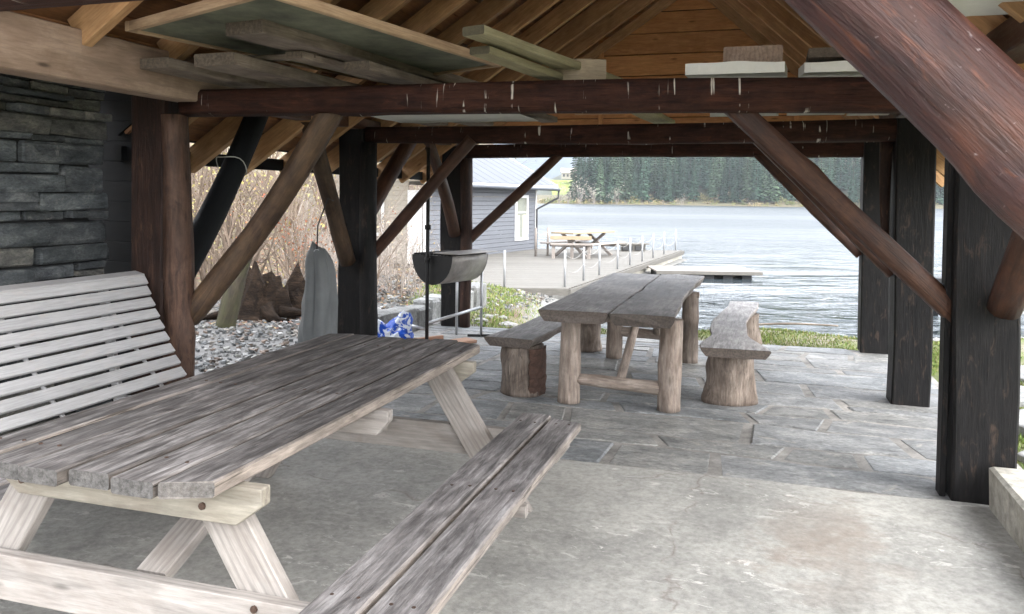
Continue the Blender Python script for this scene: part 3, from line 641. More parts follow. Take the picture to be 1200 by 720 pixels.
# rafters and roof boards
vr = 1.40; i = 0
while vr < 9.6:
    m = MT['pine']
    for (ue, sl) in ((-4.12 if vr > 4.3 else -3.27, SL), (1.75, SR)):
        nrm = Vector((CA * (-sl if ue < RIDGE_U else sl), -SA * (-sl if ue < RIDGE_U else sl), 1))
        e = B(ue, vr, roof_z(ue) - .01); rp = B(RIDGE_U, vr, roof_z(RIDGE_U) - .01)
        plank('rafter', e, rp, .065, .16, m, sh, up=nrm, wob=.003, n=4, bev=.004)
    vr += .62; i += 1
for side, (ue, sl) in enumerate(((-4.0, SL), (1.62, SR))):
    sg = -1 if ue < RIDGE_U else 1
    nrm = (UDIR * (sg * sl) + ZUP).normalized()
    tot = abs(ue - RIDGE_U); nb = int(tot * math.sqrt(1 + sl * sl) / .19)
    for j in range(nb):
        uc = RIDGE_U + sg * tot * (j + .5) / nb
        w = tot * math.sqrt(1 + sl * sl) / nb - .006
        p = B(uc, 1.25 if uc > -3.45 else 4.42, roof_z(uc)) + nrm * .105; q = B(uc, 9.75, roof_z(uc)) + nrm * .105
        plank('roof_board', p, q, w, .022, MT['sheath'], sh, up=nrm, wob=.001, n=2, bev=.003)
    # outer covering keeps daylight out of the joints
    for (va, vb, tt) in ((1.2, 4.42, tot if sg > 0 else 2.72), (4.42, 9.8, tot)):
        um = RIDGE_U + sg * tt * .5
        plank('roof_covering', B(um, va, roof_z(um)) + nrm * .14, B(um, vb, roof_z(um)) + nrm * .14, tt * math.sqrt(1 + sl * sl) + .12, .03, MT['blackpaint'], sh, up=nrm)
plank('ridge_board', B(RIDGE_U, 1.3, 3.96), B(RIDGE_U, 9.6, 3.96), .04, .2, MT['pine'], sh)
# far gable
zb = 2.22; GV = 9.16
while zb < 3.95:
    h = .235; z1 = zb + h
    ul = RIDGE_U - (RIDGE_Z + .05 - z1) / SL; ur = RIDGE_U + (RIDGE_Z + .05 - z1) / SR
    if ur - ul < .12: break
    plank('gable_board', B(ul, GV + .012 * (int(zb * 100) % 2), zb + h / 2), B(ur, GV + .012 * (int(zb * 100) % 2), zb + h / 2), .024, h - .008, MT['gable'], sh, up=ZUP, wob=.0015, n=3, bev=.006)
    plank('gable_blackout', B(ul, GV + .04, zb + h / 2), B(ur, GV + .04, zb + h / 2), .01, h, MT['blackpaint'], sh)  # added black strip: stops daylight between the boards and darkens their joints
    zb += h
for uu in (-1.75, .35): plank('gable_stud', B(uu, GV - .045, 2.2), B(uu, GV - .045, roof_z(uu) - .05), .05, .05, MT['gable'], sh)
plank('gable_rafter', B(-3.3, GV - .05, roof_z(-3.3) - .14), B(RIDGE_U, GV - .05, roof_z(RIDGE_U) - .14), .05, .10, MT['pine'], sh); plank('gable_rafter', B(1.1, GV - .05, roof_z(1.1) - .14), B(RIDGE_U, GV - .05, roof_z(RIDGE_U) - .14), .05, .10, MT['pine'], sh)
# small trusses near the ridge side seen over the first beam
plank('collar_beam', B(-1.55, 6.9, 2.35), B(-.95, 6.9, 2.35), .05, .16, MT['pine'], sh)
# black boards closing the corner behind the stone wall
for i in range(18):
    z = .07 + i * .135
    plank('cladding_board', B(-5.3, 4.46, z), B(UL - .16, 4.46, z), .022, .139, MT['blackpaint'], sh, bev=.006)

# stone wall on the left
sw = thing('stone_wall', 'dry stacked wall of dark slate blocks behind the white bench', 'wall', B(-4.2, 3, 0), -AX)
rnd = random.Random(21); z = 0.0; ns_ = 0
FACE = -4.0
while z < 2.22:
    h = rnd.choice([.04, .055, .08, .10, .13, .17, .15, .11]); h = min(h, 2.24 - z)
    if h < .03: break
    v = 4.24 - rnd.uniform(0, .03); 
    while v > 1.9:
        L = rnd.uniform(.16, .34) if h < .07 else rnd.uniform(.22, .62)
        L = min(L, v - 1.85)
        if L < .08: break
        lay = [(0, h)]
        if h > .075 and rnd.random() < .2: q = h * rnd.uniform(.3, .7); lay = [(0, q), (q, h)]
        for (h0, h1) in lay:
            hh = (h1 - h0) * rnd.uniform(.90, 1.0); dep = .30 + rnd.uniform(-.02, .02); proud = rnd.uniform(-.045, .035); cutL = rnd.uniform(.004, .03)
            me = block_mesh(dep, L - cutL, hh - rnd.uniform(.002, .006), 1000 + ns_, .05, .12)
            obj('stone', me, MT['wallstone'], sw, Matrix.Translation(B(FACE - dep / 2 + proud, v - L / 2, z + h0 + hh / 2)) @ Matrix.Rotation(-AX + rnd.uniform(-.04, .04), 4, 'Z') @ Matrix.Rotation(rnd.uniform(-.03, .03), 4, 'X')); ns_ += 1
        v -= L
    z += h
obj('black_core', mesh([tuple(B(u, v, z)) for u in (-4.3, -4.06) for v in (1.9, 4.12) for z in (0, 2.20)], [(0, 1, 3, 2), (4, 6, 7, 5), (0, 4, 5, 1), (2, 3, 7, 6), (0, 2, 6, 4), (1, 5, 7, 3)]), MT['black'], sw)  # plain black block behind the stones, makes the dry joints read black
plank('top_strip', B(FACE - .05, 3.55, 2.256), B(FACE - .05, 4.2, 2.256), .14, .03, MT['paleblock'], sw, wob=.004, n=4)
exec_after = []

# ------------------------------------------------------------------ picnic table in front
pt = thing('picnic_table', 'weathered grey picnic table with attached benches on the concrete floor', 'picnic table', B(-1.86, 2.95, 0), -AX)
rnd = random.Random(3)
TU0, TU1, TV0, TV1, TZ = -2.335, -1.40, 1.80, 4.12, .762
nb = 6; bw = (TU1 - TU0) / nb
def rc(wd, side=0):
    """rounded / slightly skew board ends"""
    return lambda y, z, a=rnd.uniform(-.02, .02): a + (-.05 * max(0, (y * side) / (wd / 2) - .55) / .45 if side else 0) * 1.0
for i in range(nb):
    uc = TU0 + bw * (i + .5)
    v0 = TV0 + rnd.uniform(-.025, .02); v1 = TV1 + rnd.uniform(-.02, .02)
    me = plank_mesh(v1 - v0, bw - .015, .046, 60 + i, .002, .006, 8)
    if i == nb - 1:                              # clipped outer corners
        for vv in me.vertices:
            if vv.co.y < -.035:
                if vv.co.x < .02: vv.co.x += .055
                if vv.co.x > v1 - v0 - .02: vv.co.x -= .05
    if i == 0:
        for vv in me.vertices:
            if vv.co.y > .035:
                if vv.co.x < .02: vv.co.x += .055
                if vv.co.x > v1 - v0 - .02: vv.co.x -= .05
    obj('table_board', me, MT['tableedge'] if i in (0, nb - 1) else MT['tabletop'], pt, frame(B(uc, v0, TZ - .023 + rnd.uniform(-.002, .002)), B(uc, v1, TZ - .023 + rnd.uniform(-.002, .002))))
BZ = .44
for (ua, ub, v0, v1) in ((-.825, -.985, 1.55, 3.93), (-1.0, -1.155, 1.53, 3.99), (-2.585, -2.715, 1.6, 3.95), (-2.73, -2.85, 1.62, 3.9)):
    uc = (ua + ub) / 2; w = abs(ua - ub)
    me = plank_mesh(v1 - v0, w, .045, int(-uc * 1000), .002, .007, 8)
    if ua == -.825:
        for vv in me.vertices:
            if vv.co.y < -.03 and vv.co.x > v1 - v0 - .02: vv.co.x -= .035
    obj('bench_board', me, MT['benchtop'], pt, frame(B(uc, v0, BZ - .022), B(uc, v1, BZ - .022)))
def chamfer_beam(name, v, z0, z1, ua, ub, th, mat, ch):
    """beam across the table with its lower corners cut"""
    o = (ua + ub) / 2; a = (ub - ua) / 2; h = z1 - z0
    prof = [(-a, h), (-a, h * .55 if ch else 0), (-a + ch, 0), (a - ch, 0), (a, h * .55 if ch else 0), (a, h)]
    if not ch: prof = [(-a, h), (-a, 0), (a, 0), (a, h)]
    n = len(prof); vs = [(x, -th / 2, z) for x, z in prof] + [(x, th / 2, z) for x, z in prof]
    fs = [tuple(range(n)), tuple(range(2 * n - 1, n - 1, -1))] + [(k, k + n, (k + 1) % n + n, (k + 1) % n) for k in range(n)]
    me = mesh(vs, fs); bm = bmesh.new(); bm.from_mesh(me); bmesh.ops.bevel(bm, geom=list(bm.edges), offset=.003, segments=1, affect='EDGES'); bm.to_mesh(me); bm.free()
    return obj(name, me, mat, pt, Matrix.Translation(B(o, v, z0)) @ Matrix.Rotation(-AX, 4, 'Z'))
zt = TZ - .047
for (v, s) in ((1.985, -1), (3.84, 1)):
    chamfer_beam('top_beam', v, zt - .115, zt, -2.30, -1.33 if s < 0 else -1.36, .046, MT['tablebeam'], .085)
    chamfer_beam('bench_beam', v, BZ - .047 - .145, BZ - .047, -2.84, -.87, .046, MT['tableleg'], .06)
    for sg in (1, -1):
        a = (-1.86 + sg * .29, v - s * .050, zt - .001); b = (-1.86 + sg * .735, v - s * .050, .014)
        p0, p1 = B(*a), B(*b); L = (p1 - p0).length; d = (p1 - p0).normalized()
        tanv = abs((b[0] - a[0]) / (b[2] - a[2]))
        # ends cut level with the top and the floor
        cut0 = lambda y, z, t=tanv, q=sg: q * y * t * (1 if s else 1)
        me = plank_mesh(L, .145, .046, 80 + sg + s, .0015, .004, 3)
        m4 = frame(p0, p1, VDIR)
        ydir = Vector((m4[0][1], m4[1][1], m4[2][1]))
        sl_ = ydir.z / -d.z
        for vv in me.vertices:
            if vv.co.x < .001 or vv.co.x > L - .001: vv.co.x += vv.co.y * sl_
        lg = obj('leg', me, MT['tableleg'], pt, m4)
        for fz in (.37, .645):
            t_ = (zt - fz) / (zt - .014); pc = B(a[0] + (b[0] - a[0]) * t_, v + s * .0235, fz)
            vs = []; fs = []; tube_data(vs, fs, [pc, pc + VDIR * (s * .007)], .011, 8); o0 = pc
            obj('bolt', mesh([x - o0 for x in vs], fs), MT['bolt'], lg, Matrix.Translation(o0))
chamfer_beam('middle_batten', 2.86, zt - .10, zt, -2.28, -1.36, .046, MT['tableleg'], .05)
plank('brace', B(-1.78, 2.83, zt - .02), B(-1.78, 2.05, .36), .11, .042, MT['tableleg'], pt, up=Vector((0, 0, 1)))
plank('brace', B(-1.86, 2.89, zt - .02), B(-1.86, 3.77, .36), .11, .042, MT['tableleg'], pt, up=Vector((0, 0, 1)))

vs = []; fs = []; tube_data(vs, fs, [Vector((0, 0, -.004)), Vector((0, 0, .0012))], .0062, 7); scr = mesh(vs, fs); scr.materials.append(MT['bolt'])
for i in range(nb):
    for vv in (1.985, 2.86, 3.84):
        for q in (-.04, .04):
            p = B(TU0 + bw * (i + .5) + q + rnd.uniform(-.006, .006), vv + rnd.uniform(-.012, .012), TZ); obj('screw', scr, None, pt, Matrix.Translation(p))
for uc in (-.905, -1.077):
    for vv in (1.985, 2.9, 3.84):
        for q in (-.035, .035): p = B(uc + q + rnd.uniform(-.006, .006), vv + rnd.uniform(-.012, .012), BZ + .0005); obj('screw', scr, None, pt, Matrix.Translation(p))
plank('bench_batten', B(-1.14, 2.9, BZ - .068), B(-.815, 2.9, BZ - .068), .045, .045, MT['tableleg'], pt)

# ------------------------------------------------------------------ white slatted bench
wb = thing('slatted_bench', 'white painted slatted bench with curved back against the slate wall', 'bench', B(-3.2, 3, 0), -AX)
VB0, VB1 = 2.1, 3.98
arc = []
N = 10
for i in range(N):                                 # from the top edge down to the seat
    t = i / (N - 1)
    u = -3.56 + .46 * t ** 1.12; z = 1.02 - .56 * t
    arc.append((u, z))
arc += [(-3.02, .41), (-2.94, .405), (-2.875, .41)]
for i, (u, z) in enumerate(arc):
    a = arc[max(i - 1, 0)]; b = arc[min(i + 1, len(arc) - 1)]
    tx, tz = b[0] - a[0], b[1] - a[1]; L = math.hypot(tx, tz); nrm = UDIR * (-tz / L) + ZUP * (tx / L)
    e = -.14 + .30 * (i / (N - 1)) if i < N else .16
    plank('slat', B(u, VB0, z), B(u, VB1 - .02 - e * .6, z), (.0605 if i < N else .055), .022, MT['white'], wb, up=nrm, wob=.0008, n=3, bev=.003)
plank('top_rail', B(-3.60, VB0, 1.055), B(-3.60, VB1 + .06, 1.055), .075, .022, MT['white'], wb, up=UDIR * .25 + ZUP, n=2, wob=.001)
for v in (2.3, 3.05, 3.72):
    vs = []; fs = []
    for (u, z) in arc:
        a = Vector((0, 0, 0))
    pts = [B(u - .028, v, z - .024) for (u, z) in arc]
    tube('back_rib', pts, .011, MT['white'], wb, 6)
for v in (2.25, 3.75):
    plank('leg', B(-3.10, v, .0), B(-3.12, v, .44), .05, .04, MT['white'], wb, up=VDIR); plank('leg', B(-2.90, v, .0), B(-2.90, v, .395), .05, .04, MT['white'], wb, up=VDIR)
    plank('back_leg', B(-3.42, v, .0), B(-3.60, v, 1.02), .05, .035, MT['white'], wb, up=VDIR); plank('seat_rail', B(-3.46, v, .375), B(-2.87, v, .375), .04, .03, MT['white'], wb)

# ------------------------------------------------------------------ log table and its two log benches
lt = thing('log_table', 'rustic table with thick slab top on peeled log legs on flagstones', 'table', B(-1.0, 6.9, 0), -AX)
def live_slab(name, v0, v1, ucen, wid, z, th, mat, parent, seed, n=26, side=0):
    """thick plank with natural (waney) edges; ucen(t), wid(t) along its length"""
    vs = []; fs = []; rnd = random.Random(seed); P = 10
    for i in range(n + 1):
        t = i / n; v = v0 + (v1 - v0) * t; c = ucen(t); w = wid(t)
        wl = .5 * w + .014 * mnoise.noise(Vector((t * 7, seed, 0))); wr = .5 * w + .014 * mnoise.noise(Vector((t * 7, seed + 9, 0)))
        zz = .008 * mnoise.noise(Vector((t * 3, seed + 4, 0)))
        ul = .04 + .02 * mnoise.noise(Vector((t * 9, seed + 2, 0))); ur_ = .04 + .02 * mnoise.noise(Vector((t * 9, seed + 3, 0)))
        prof = [(-wl + .008, 0), (-wl, -.010), (-wl + ul * .3, -th * .5), (-wl + ul, -th), (0, -th - .004), (wr - ur_, -th), (wr - ur_ * .3, -th * .5), (wr, -.010), (wr - .008, 0), (0, .002)]
        for (x, q) in prof: vs.append((c + x, v + (0.012 * math.sin(x * 9 + seed) if i in (0, n) else 0) - (.03 * (-q / th) if i == 0 else (-.03 * (-q / th) if i == n else 0)) * -1, z + q + zz))
    for i in range(n):
        for k in range(P):
            a = i * P + k; b = i * P + (k + 1) % P; fs.append((a, b, b + P, a + P))
    fs.append(tuple(range(P - 1, -1, -1))); fs.append(tuple(n * P + k for k in range(P)))
    # local X must run along the grain: map (u, v) -> x = v - v0, y = -(u)
    vs2 = [(p[1] - v0, -p[0], p[2] - z) for p in vs]
    me = mesh(vs2, fs)
    return obj(name, me, mat, parent, Matrix.Translation(B(0, v0, z)) @ Matrix.Rotation(-AX + math.pi / 2, 4, 'Z'))
live_slab('table_board', 5.54, 8.56, lambda t: -1.245 + .01 * t, lambda t: .50, .755, .085, MT['logtop'], lt, 5)
live_slab('table_board', 5.52, 8.60, lambda t: -.755 - .02 * math.sin(3 * t), lambda t: .455 - .05 * math.sin(3.0 * t), .757, .087, MT['logtop'], lt, 8)
zt2 = .672
for (u, v, r) in ((-1.36, 5.98, .082), (-.61, 5.98, .086), (-1.33, 7.80, .078), (-.62, 7.82, .082)):
    log('leg', B(u, v, .0), B(u + .01, v, zt2), r * 1.03, r * .92, MT['logpale'], lt, rough=.03, knots=3)
for v, zz in ((5.98, .16), (7.81, .24)):
    log('stretcher', B(-1.30, v, zz + .02), B(-.67, v, zz), .045, .05, MT['logpale'], lt, rough=.05)
log('diagonal_brace', B(-.97, 5.99, .19), B(-.93, 6.75, zt2 + .01), .036, .034, MT['logpale'], lt, rough=.05)
log('diagonal_brace', B(-.92, 7.80, .26), B(-.98, 6.95, zt2 + .01), .034, .036, MT['logpale'], lt, rough=.05, bend=.06)
plank('cross_bearer', B(-1.45, 5.98, .648), B(-.53, 5.98, .648), .06, .046, MT['logpale'], lt); plank('cross_bearer', B(-1.45, 7.8, .648), B(-.53, 7.8, .648), .06, .046, MT['logpale'], lt)

def stump(parent, u, v, h, r, seed, bark=None):
    o = log('stump_leg', B(u, v, .0), B(u, v, h), r * 1.06, r * .97, MT['stump'], parent, rough=.05, sides=22, rings=14, seed=seed, knots=3)
    if bark:                                         # strip of bark on one side
        vs = []; fs = []; n = 12; m_ = 8
        for i in range(n + 1):
            for k in range(m_ + 1):
                a = bark + (k / m_ - .5) * 1.5 + .05 * math.sin(i * .9) * math.sin(i * 2.3); rr = r * 1.13 + .016 * mnoise.noise(Vector((i * .9, k * 1.3, seed)))
                vs.append(B(u + rr * math.cos(a), v + rr * math.sin(a), .005 + (h - .02) * i / n))
        q = len(vs)
        for i in range(n):
            for k in range(m_):
                a = i * (m_ + 1) + k; fs.append((a, a + 1, a + m_ + 2, a + m_ + 1))
        o0 = B(u, v, 0); me = mesh([p - o0 for p in vs], fs)
        bk = obj('bark', me, MT['bark'], o, Matrix.Translation(o0)); md = bk.modifiers.new('thick', 'SOLIDIFY'); md.thickness = .012
    return o
lb = thing('log_bench', 'log bench with thick slab seat on stumps, bark on its near stump', 'bench', B(-1.75, 7, 0), -AX, )
live_slab('seat', 5.95, 8.55, lambda t: -1.84 + .10 * t + .05 * math.sin(4 * t), lambda t: .40 - .05 * math.sin(5 * t), .46, .075, MT['logtop'], lb, 15)
stump(lb, -1.78, 6.16, .385, .165, 501, bark=-.25); stump(lb, -1.66, 8.12, .385, .14, 502)
lb2 = thing('log_bench', 'log bench with curved flaring slab seat on pale stumps, nearer the lake', 'bench', B(-.2, 7.5, 0), -AX)
live_slab('seat', 6.10, 9.0, lambda t: -.15 - .10 * math.sin(min(1, t * 1.2) * 3.0) + .02 * t, lambda t: .50 - .20 * sstep(.02, .24, t), .46, .07, MT['logtop'], lb2, 25)
stump(lb2, -.19, 6.42, .39, .175, 503); stump(lb2, -.13, 8.55, .39, .15, 504)

# ------------------------------------------------------------------ timber and sheets stored on the tie beams
def lumber(label, p0, p1, w, t, mat='oldplank', group='planks stored on the tie beams', up=ZUP, wob=.006):
    _pl[0] += 1; p0 = B(*p0); p1 = B(*p1)
    o = obj('stored_plank', plank_mesh((p1 - p0).length, w, t, 900 + _pl[0], wob, .006, 8), MT[mat], None, frame(p0, p1, up))
    return tag(o, label, 'plank', group)
ZB = 2.215
lumber('broad old plank lying beside the pale wall plate on the first beam', (-3.13, 3.62, ZB + .03), (-2.95, 7.2, ZB + .03), .22, .055)
lumber('old plank with slanted sawn end low in the stored pile', (-2.74, 3.60, ZB + .035), (-2.55, 7.3, ZB + .035), .25, .065)
lumber('short batten lying across the stored planks', (-2.98, 3.92, ZB + .09), (-2.35, 3.98, ZB + .095), .07, .03)
lumber('narrow brown batten between two broad stored planks', (-2.42, 3.85, ZB + .087), (-2.05, 7.2, ZB + .085), .12, .04)
lumber('thick grey plank uppermost in the pile under the green panel', (-2.42, 3.42, ZB + .15), (-1.95, 7.0, ZB + .14), .24, .07)
lumber('thin plank at the pile edge beneath the green panel', (-2.12, 4.0, ZB + .04), (-1.85, 7.2, ZB + .04), .16, .05)
lumber('greenish plank with dark end grain, upper one over the middle of the beam', (-1.32, 3.66, ZB + .125), (-.85, 5.3, ZB + .06), .13, .045, 'greenplank', 'green treated planks on the first beam')
lumber('greenish plank lying under another of its kind over the middle of the beam', (-1.34, 3.80, ZB + .055), (-.95, 5.35, ZB + .0), .12, .04, 'greenplank', 'green treated planks on the first beam')
lumber('short pale block of timber on the first beam beside the gable', (-1.18, 4.55, ZB + .06), (-.86, 4.62, ZB + .06), .07, .13, 'newwood')
lumber('pale plank seen between the first and second beam, whitish underneath', (-.95, 5.1, ZB - .0), (-.80, 7.2, ZB - .0), .17, .04, 'greenplank')
lumber('white-grey plank bridging the first two beams by the black post', (-2.85, 4.7, ZB - .0), (-2.9, 7.1, ZB - .0), .18, .03, 'oldplank') if False else None
# green panel (old hatch) with wooden frame
gp = thing('green_panel', 'mossy green panel with wooden rim resting on stored planks', 'panel', B(-2.5, 3.4, 2.4), -AX)
c = [B(-3.10, 3.42, 2.385), B(-2.02, 3.00, 2.40), B(-1.56, 4.75, 2.36), B(-2.62, 5.3, 2.37)]
e1 = (c[1] - c[0]); n_ = e1.cross(c[3] - c[0]).normalized()
if n_.z < 0: n_ = -n_
vs = [p for p in c] + [p + n_ * .02 for p in c]; o0 = c[0]
obj('sheet', mesh([p - o0 for p in vs], [(3, 2, 1, 0), (4, 5, 6, 7), (0, 1, 5, 4), (1, 2, 6, 5), (2, 3, 7, 6), (3, 0, 4, 7)]), MT['plygreen'], gp, Matrix.Translation(o0))
for i in range(4):
    a, b = c[i], c[(i + 1) % 4]; d = (b - a).normalized() * (.02 if i % 2 else 0)
    plank('rim', a + n_ * .012 - d, b + n_ * .012 + d, .035, .05, MT['plyedge'], gp, up=n_)
# white foam sheets
def foam(label, u0, u1, v0, v1, z, t, seed, rot=0):
    vs = []; fs = []; n = 10; rnd = random.Random(seed)
    for i in range(n + 1):
        for j in range(n + 1):
            u = u0 + (u1 - u0) * i / n; v = v0 + (v1 - v0) * j / n
            edge = min(i, n - i, j, n - j)
            d = .012 * mnoise.noise(Vector((u * 5, v * 5, seed))) + (-.015 if edge == 0 else 0)
            jit = .012 if edge == 0 else 0
            vs.append(B(u + rnd.uniform(-jit, jit), v + rnd.uniform(-jit, jit), z + t + d))
    for i in range(n):
        for j in range(n):
            a = i * (n + 1) + j; fs.append((a, a + n + 1, a + n + 2, a + 1))
    base = len(vs)
    for i in range(n + 1):
        for j in range(n + 1):
            p = vs[i * (n + 1) + j]; vs.append(Vector((p.x, p.y, z)))
    for i in range(n):
        for j in range(n):
            a = base + i * (n + 1) + j; fs.append((a, a + 1, a + n + 2, a + n + 1))
    rim = [(i, 0) for i in range(n)] + [(n, j) for j in range(n)] + [(i, n) for i in range(n, 0, -1)] + [(0, j) for j in range(n, 0, -1)]
    for q in range(len(rim)):
        a = rim[q][0] * (n + 1) + rim[q][1]; b = rim[(q + 1) % len(rim)]; b = b[0] * (n + 1) + b[1]
        fs.append((b, a, a + base, b + base))
    o0 = B(u0, v0, z)
    return tag(obj('foam_sheet', mesh([p - o0 for p in vs], fs), MT['foam'], None, Matrix.Translation(o0)), label, 'foam sheet', 'white sheets stored on the tie beams')
foam('creased white foam sheet on the first beam below a notched board', -.40, .12, 4.55, 6.9, ZB + .015, .075, 1)
foam('white foam sheet wedged by the rafter next to the large red log', .20, .62, 4.6, 6.9, ZB + .015, .07, 2)
foam('thin white sheet lying on the beams next to the black posts', .64, .95, 4.8, 7.0, ZB + .015, .03, 3)
foam('long off-white sheet bridging the first two beams above the barbecue side', -3.1, -1.82, 4.75, 6.7, ZB - .012, .012, 4)
foam('folded off-white sheet stuffed at the eave behind the large red log', .62, 1.16, 2.7, 4.1, 2.385, .06, 5)
lumber('notched brown board stacked over the creased white sheet', (-.06, 4.75, ZB + .145), (-.06, 6.7, ZB + .145), .32, .10, 'plate')
lumber('flat grey board on the white sheet next to the rafter', (.42, 4.66, ZB + .13), (.42, 6.6, ZB + .13), .36, .05, 'oldplank')

# ------------------------------------------------------------------ things behind the picnic table on the left
def bbq():
    cx = B(-3.15, 8.05, 0)
    P = lambda x, y, z: Vector((x, y, z))
    t = thing('barbecue', 'sooty half-barrel barbecue on a steel stand beside the black post', 'barbecue', (-.62, 8.6, 0), 0)
    ax = Vector((.55, .83, 0)).normalized(); sd = Vector((ax.y, -ax.x, 0))
    o0 = Vector((-.83, 8.45, .93)); L = .62; r = .27
    vs = []; fs = []; n = 16
    for i in range(2):
        for k in range(n + 1):
            a = math.pi + math.pi * k / n
            vs.append(ax * (L * i) + sd * (r * math.cos(a)) + ZUP * (r * 1.15 * math.sin(a)))
    for k in range(n): fs.append((k, k + 1, n + 2 + k, n + 1 + k))
    me = mesh(vs, fs, True); b = obj('barrel', me, MT['steel'], t, Matrix.Translation(o0)); md = b.modifiers.new('s', 'SOLIDIFY'); md.thickness = .008; md.offset = 1
    for i in range(2):
        me = mesh([vs[i * (n + 1) + k] for k in range(n + 1)], [tuple(range(n + 1))]); e = obj('barrel_end', me, MT['iron'], t, Matrix.Translation(o0 - ax * (.004 if i == 0 else -.004))); md = e.modifiers.new('s', 'SOLIDIFY'); md.thickness = .006
    for k in range(12):
        q = o0 + sd * (-r * .92 + 2 * r * .92 * k / 11) + ZUP * .008
        tube('grill_bar', [q + ax * .01, q + ax * (L - .01)], .008, MT['iron'], t, 6)
    plank('side_plate', o0 + ax * .02 + sd * (r * .60) + ZUP * .022, o0 + ax * (L + .1) + sd * (r * .60) + ZUP * .022, .34, .008, MT['steel'], t)
    fr = [o0 - ax * .05 - sd * .02, o0 + ax * (L + .05) + sd * .16]
    p = fr[0]; tube('pole', [Vector((p.x, p.y, .0)), Vector((p.x, p.y, .95)), Vector((p.x, p.y, 2.05))], .019, MT['iron'], t, 10)
    for zc in (.86, 1.20): tube('pole_collar', [Vector((p.x, p.y, zc)), Vector((p.x, p.y, zc + .05))], .032, MT['iron'], t, 10)
    q = fr[1]; tube('leg', [Vector((q.x, q.y, .0)), Vector((q.x, q.y, .92))], .015, MT['galv'], t, 8)
    tube('leg', [Vector((q.x - .28, q.y + .12, .0)), Vector((q.x - .28, q.y + .12, .92))], .015, MT['galv'], t, 8)
    tube('stretcher', [Vector((p.x, p.y, .22)), Vector((q.x, q.y, .33))], .016, MT['galv'], t, 8)
    tube('stretcher', [Vector((p.x, p.y, .16)), Vector((p.x - .28, p.y + .12, .20))], .014, MT['galv'], t, 8)
    tube('foot_bar', [Vector((p.x - .25, p.y, .016)), Vector((p.x + .3, p.y + .04, .016))], .014, MT['iron'], t, 8); tube('foot_bar', [Vector((q.x - .15, q.y, .016)), Vector((q.x + .28, q.y, .016))], .014, MT['iron'], t, 8)
bbq()
# blue plastic bag
bm = bmesh.new(); bmesh.ops.create_icosphere(bm, subdivisions=4, radius=1)
for v_ in bm.verts:
    p = v_.co.copy(); n1 = mnoise.noise(p * 1.6); n2 = abs(mnoise.noise(p * 3.7 + Vector((3, 1, 0)))); n3 = abs(mnoise.noise(p * 7.5))
    k = 1 + .42 * n1 - .42 * n2 - .10 * n3
    v_.co = Vector((p.x * .24 * k, p.y * .16 * k, max(-.17, p.z * .19 * k + .06 * math.sin(p.x * 5)) + .17))
me = bpy.data.meshes.new('m'); bm.to_mesh(me); bm.free()
me.polygons.foreach_set('use_smooth', [True] * len(me.polygons))
tag(obj('plastic_bag', me, MT['bluebag'], None, Matrix.Translation((-1.14, 8.0, 0.0))), 'crumpled blue and white plastic bag on the floor by the barbecue', 'bag')
o0 = Vector((-.62, 8.3, .03)); 
for i, (lab, a, b, w, t_) in enumerate((('reddish board lying flat under the barbecue', (-.86, 8.25, .018), (-.42, 8.62, .018), .20, .03), ('thin pale stick of wood by the blue bag', (-1.05, 8.35, .05), (-.72, 8.55, .055), .05, .04))):
    tag(obj('wood_piece', plank_mesh((Vector(b) - Vector(a)).length, w, t_, 70 + i, .003, .004, 3), MT['redboard'], None, frame(Vector(a), Vector(b))), lab, 'board')
# grey cover hanging from the brace
hc = thing('hanging_cover', 'grey fabric cover with metal eyelet hanging from a log brace', 'cover', (-1.57, 6.55, .2), 0)
vs = []; fs = []; n = 40; m_ = 30
for i in range(m_ + 1):
    t = i / m_; z = 1.145 - .90 * t
    sh_ = 1 - math.exp(-t * 13.0); w = .030 + .064 * sh_ + .030 * t; d = .016 + .080 * sh_
    for k in range(n):
        a = 2 * math.pi * k / n
        fold = .62 * (abs(math.sin(2 * a + .5 + .5 * t)) - .55) + .34 * (abs(math.sin(3.5 * a + 1.0 - 1.6 * t)) - .55); cr = mnoise.noise(Vector((math.cos(a) * 1.8, t * 6, math.sin(a) * 1.8)))
        f = 1 + fold * (.35 + .65 * min(1, t * 2)) * .8 + .16 * cr
        vs.append((w * f * math.cos(a) - .012 * (1 - sh_) + .018 * t + .014 * math.sin(t * 5), d * f * math.sin(a), z - (.03 * math.cos(a) if i == 0 else 0)))
for i in range(m_):
    for k in range(n):
        a = i * n + k; b = i * n + (k + 1) % n; fs.append((a, a + n, b + n, b))
fs.append(tuple(range(n)))
obj('fabric', mesh(vs, fs, True), MT['cover'], hc, Matrix.Translation((-1.57, 6.55, 0)))
ring = [Vector((-1.565 + .022 * math.cos(a), 6.505 - .01 * 0, 1.085 + .022 * math.sin(a))) for a in [2 * math.pi * k / 14 for k in range(15)]]
tube('eyelet', ring, .006, MT['galv'], hc, 6)
tube('cord', [(-1.565, 6.505, 1.10), (-1.565, 6.53, 1.30), (-1.50, 6.60, 1.52), (-1.46, 6.63, 1.50)], .006, MT['black'], hc, 6)
# wire loop round the black brace
c0 = B(UL, 4.80, 1.74); ax = (B(UL, 5.12, 2.16) - B(UL + .02, 4.24, 1.02)).normalized()
s1 = ax.cross(VDIR).normalized(); s2 = ax.cross(s1)
tag(tube('wire_loop', [c0 + ax * (.015 * math.sin(3 * a)) + s1 * (.112 * math.cos(a)) + s2 * (.112 * math.sin(a)) for a in [2 * math.pi * k / 22 for k in range(23)]], .0035, MT['cord'], None, 6), 'pale wire loop tied round the smooth black log', 'wire')

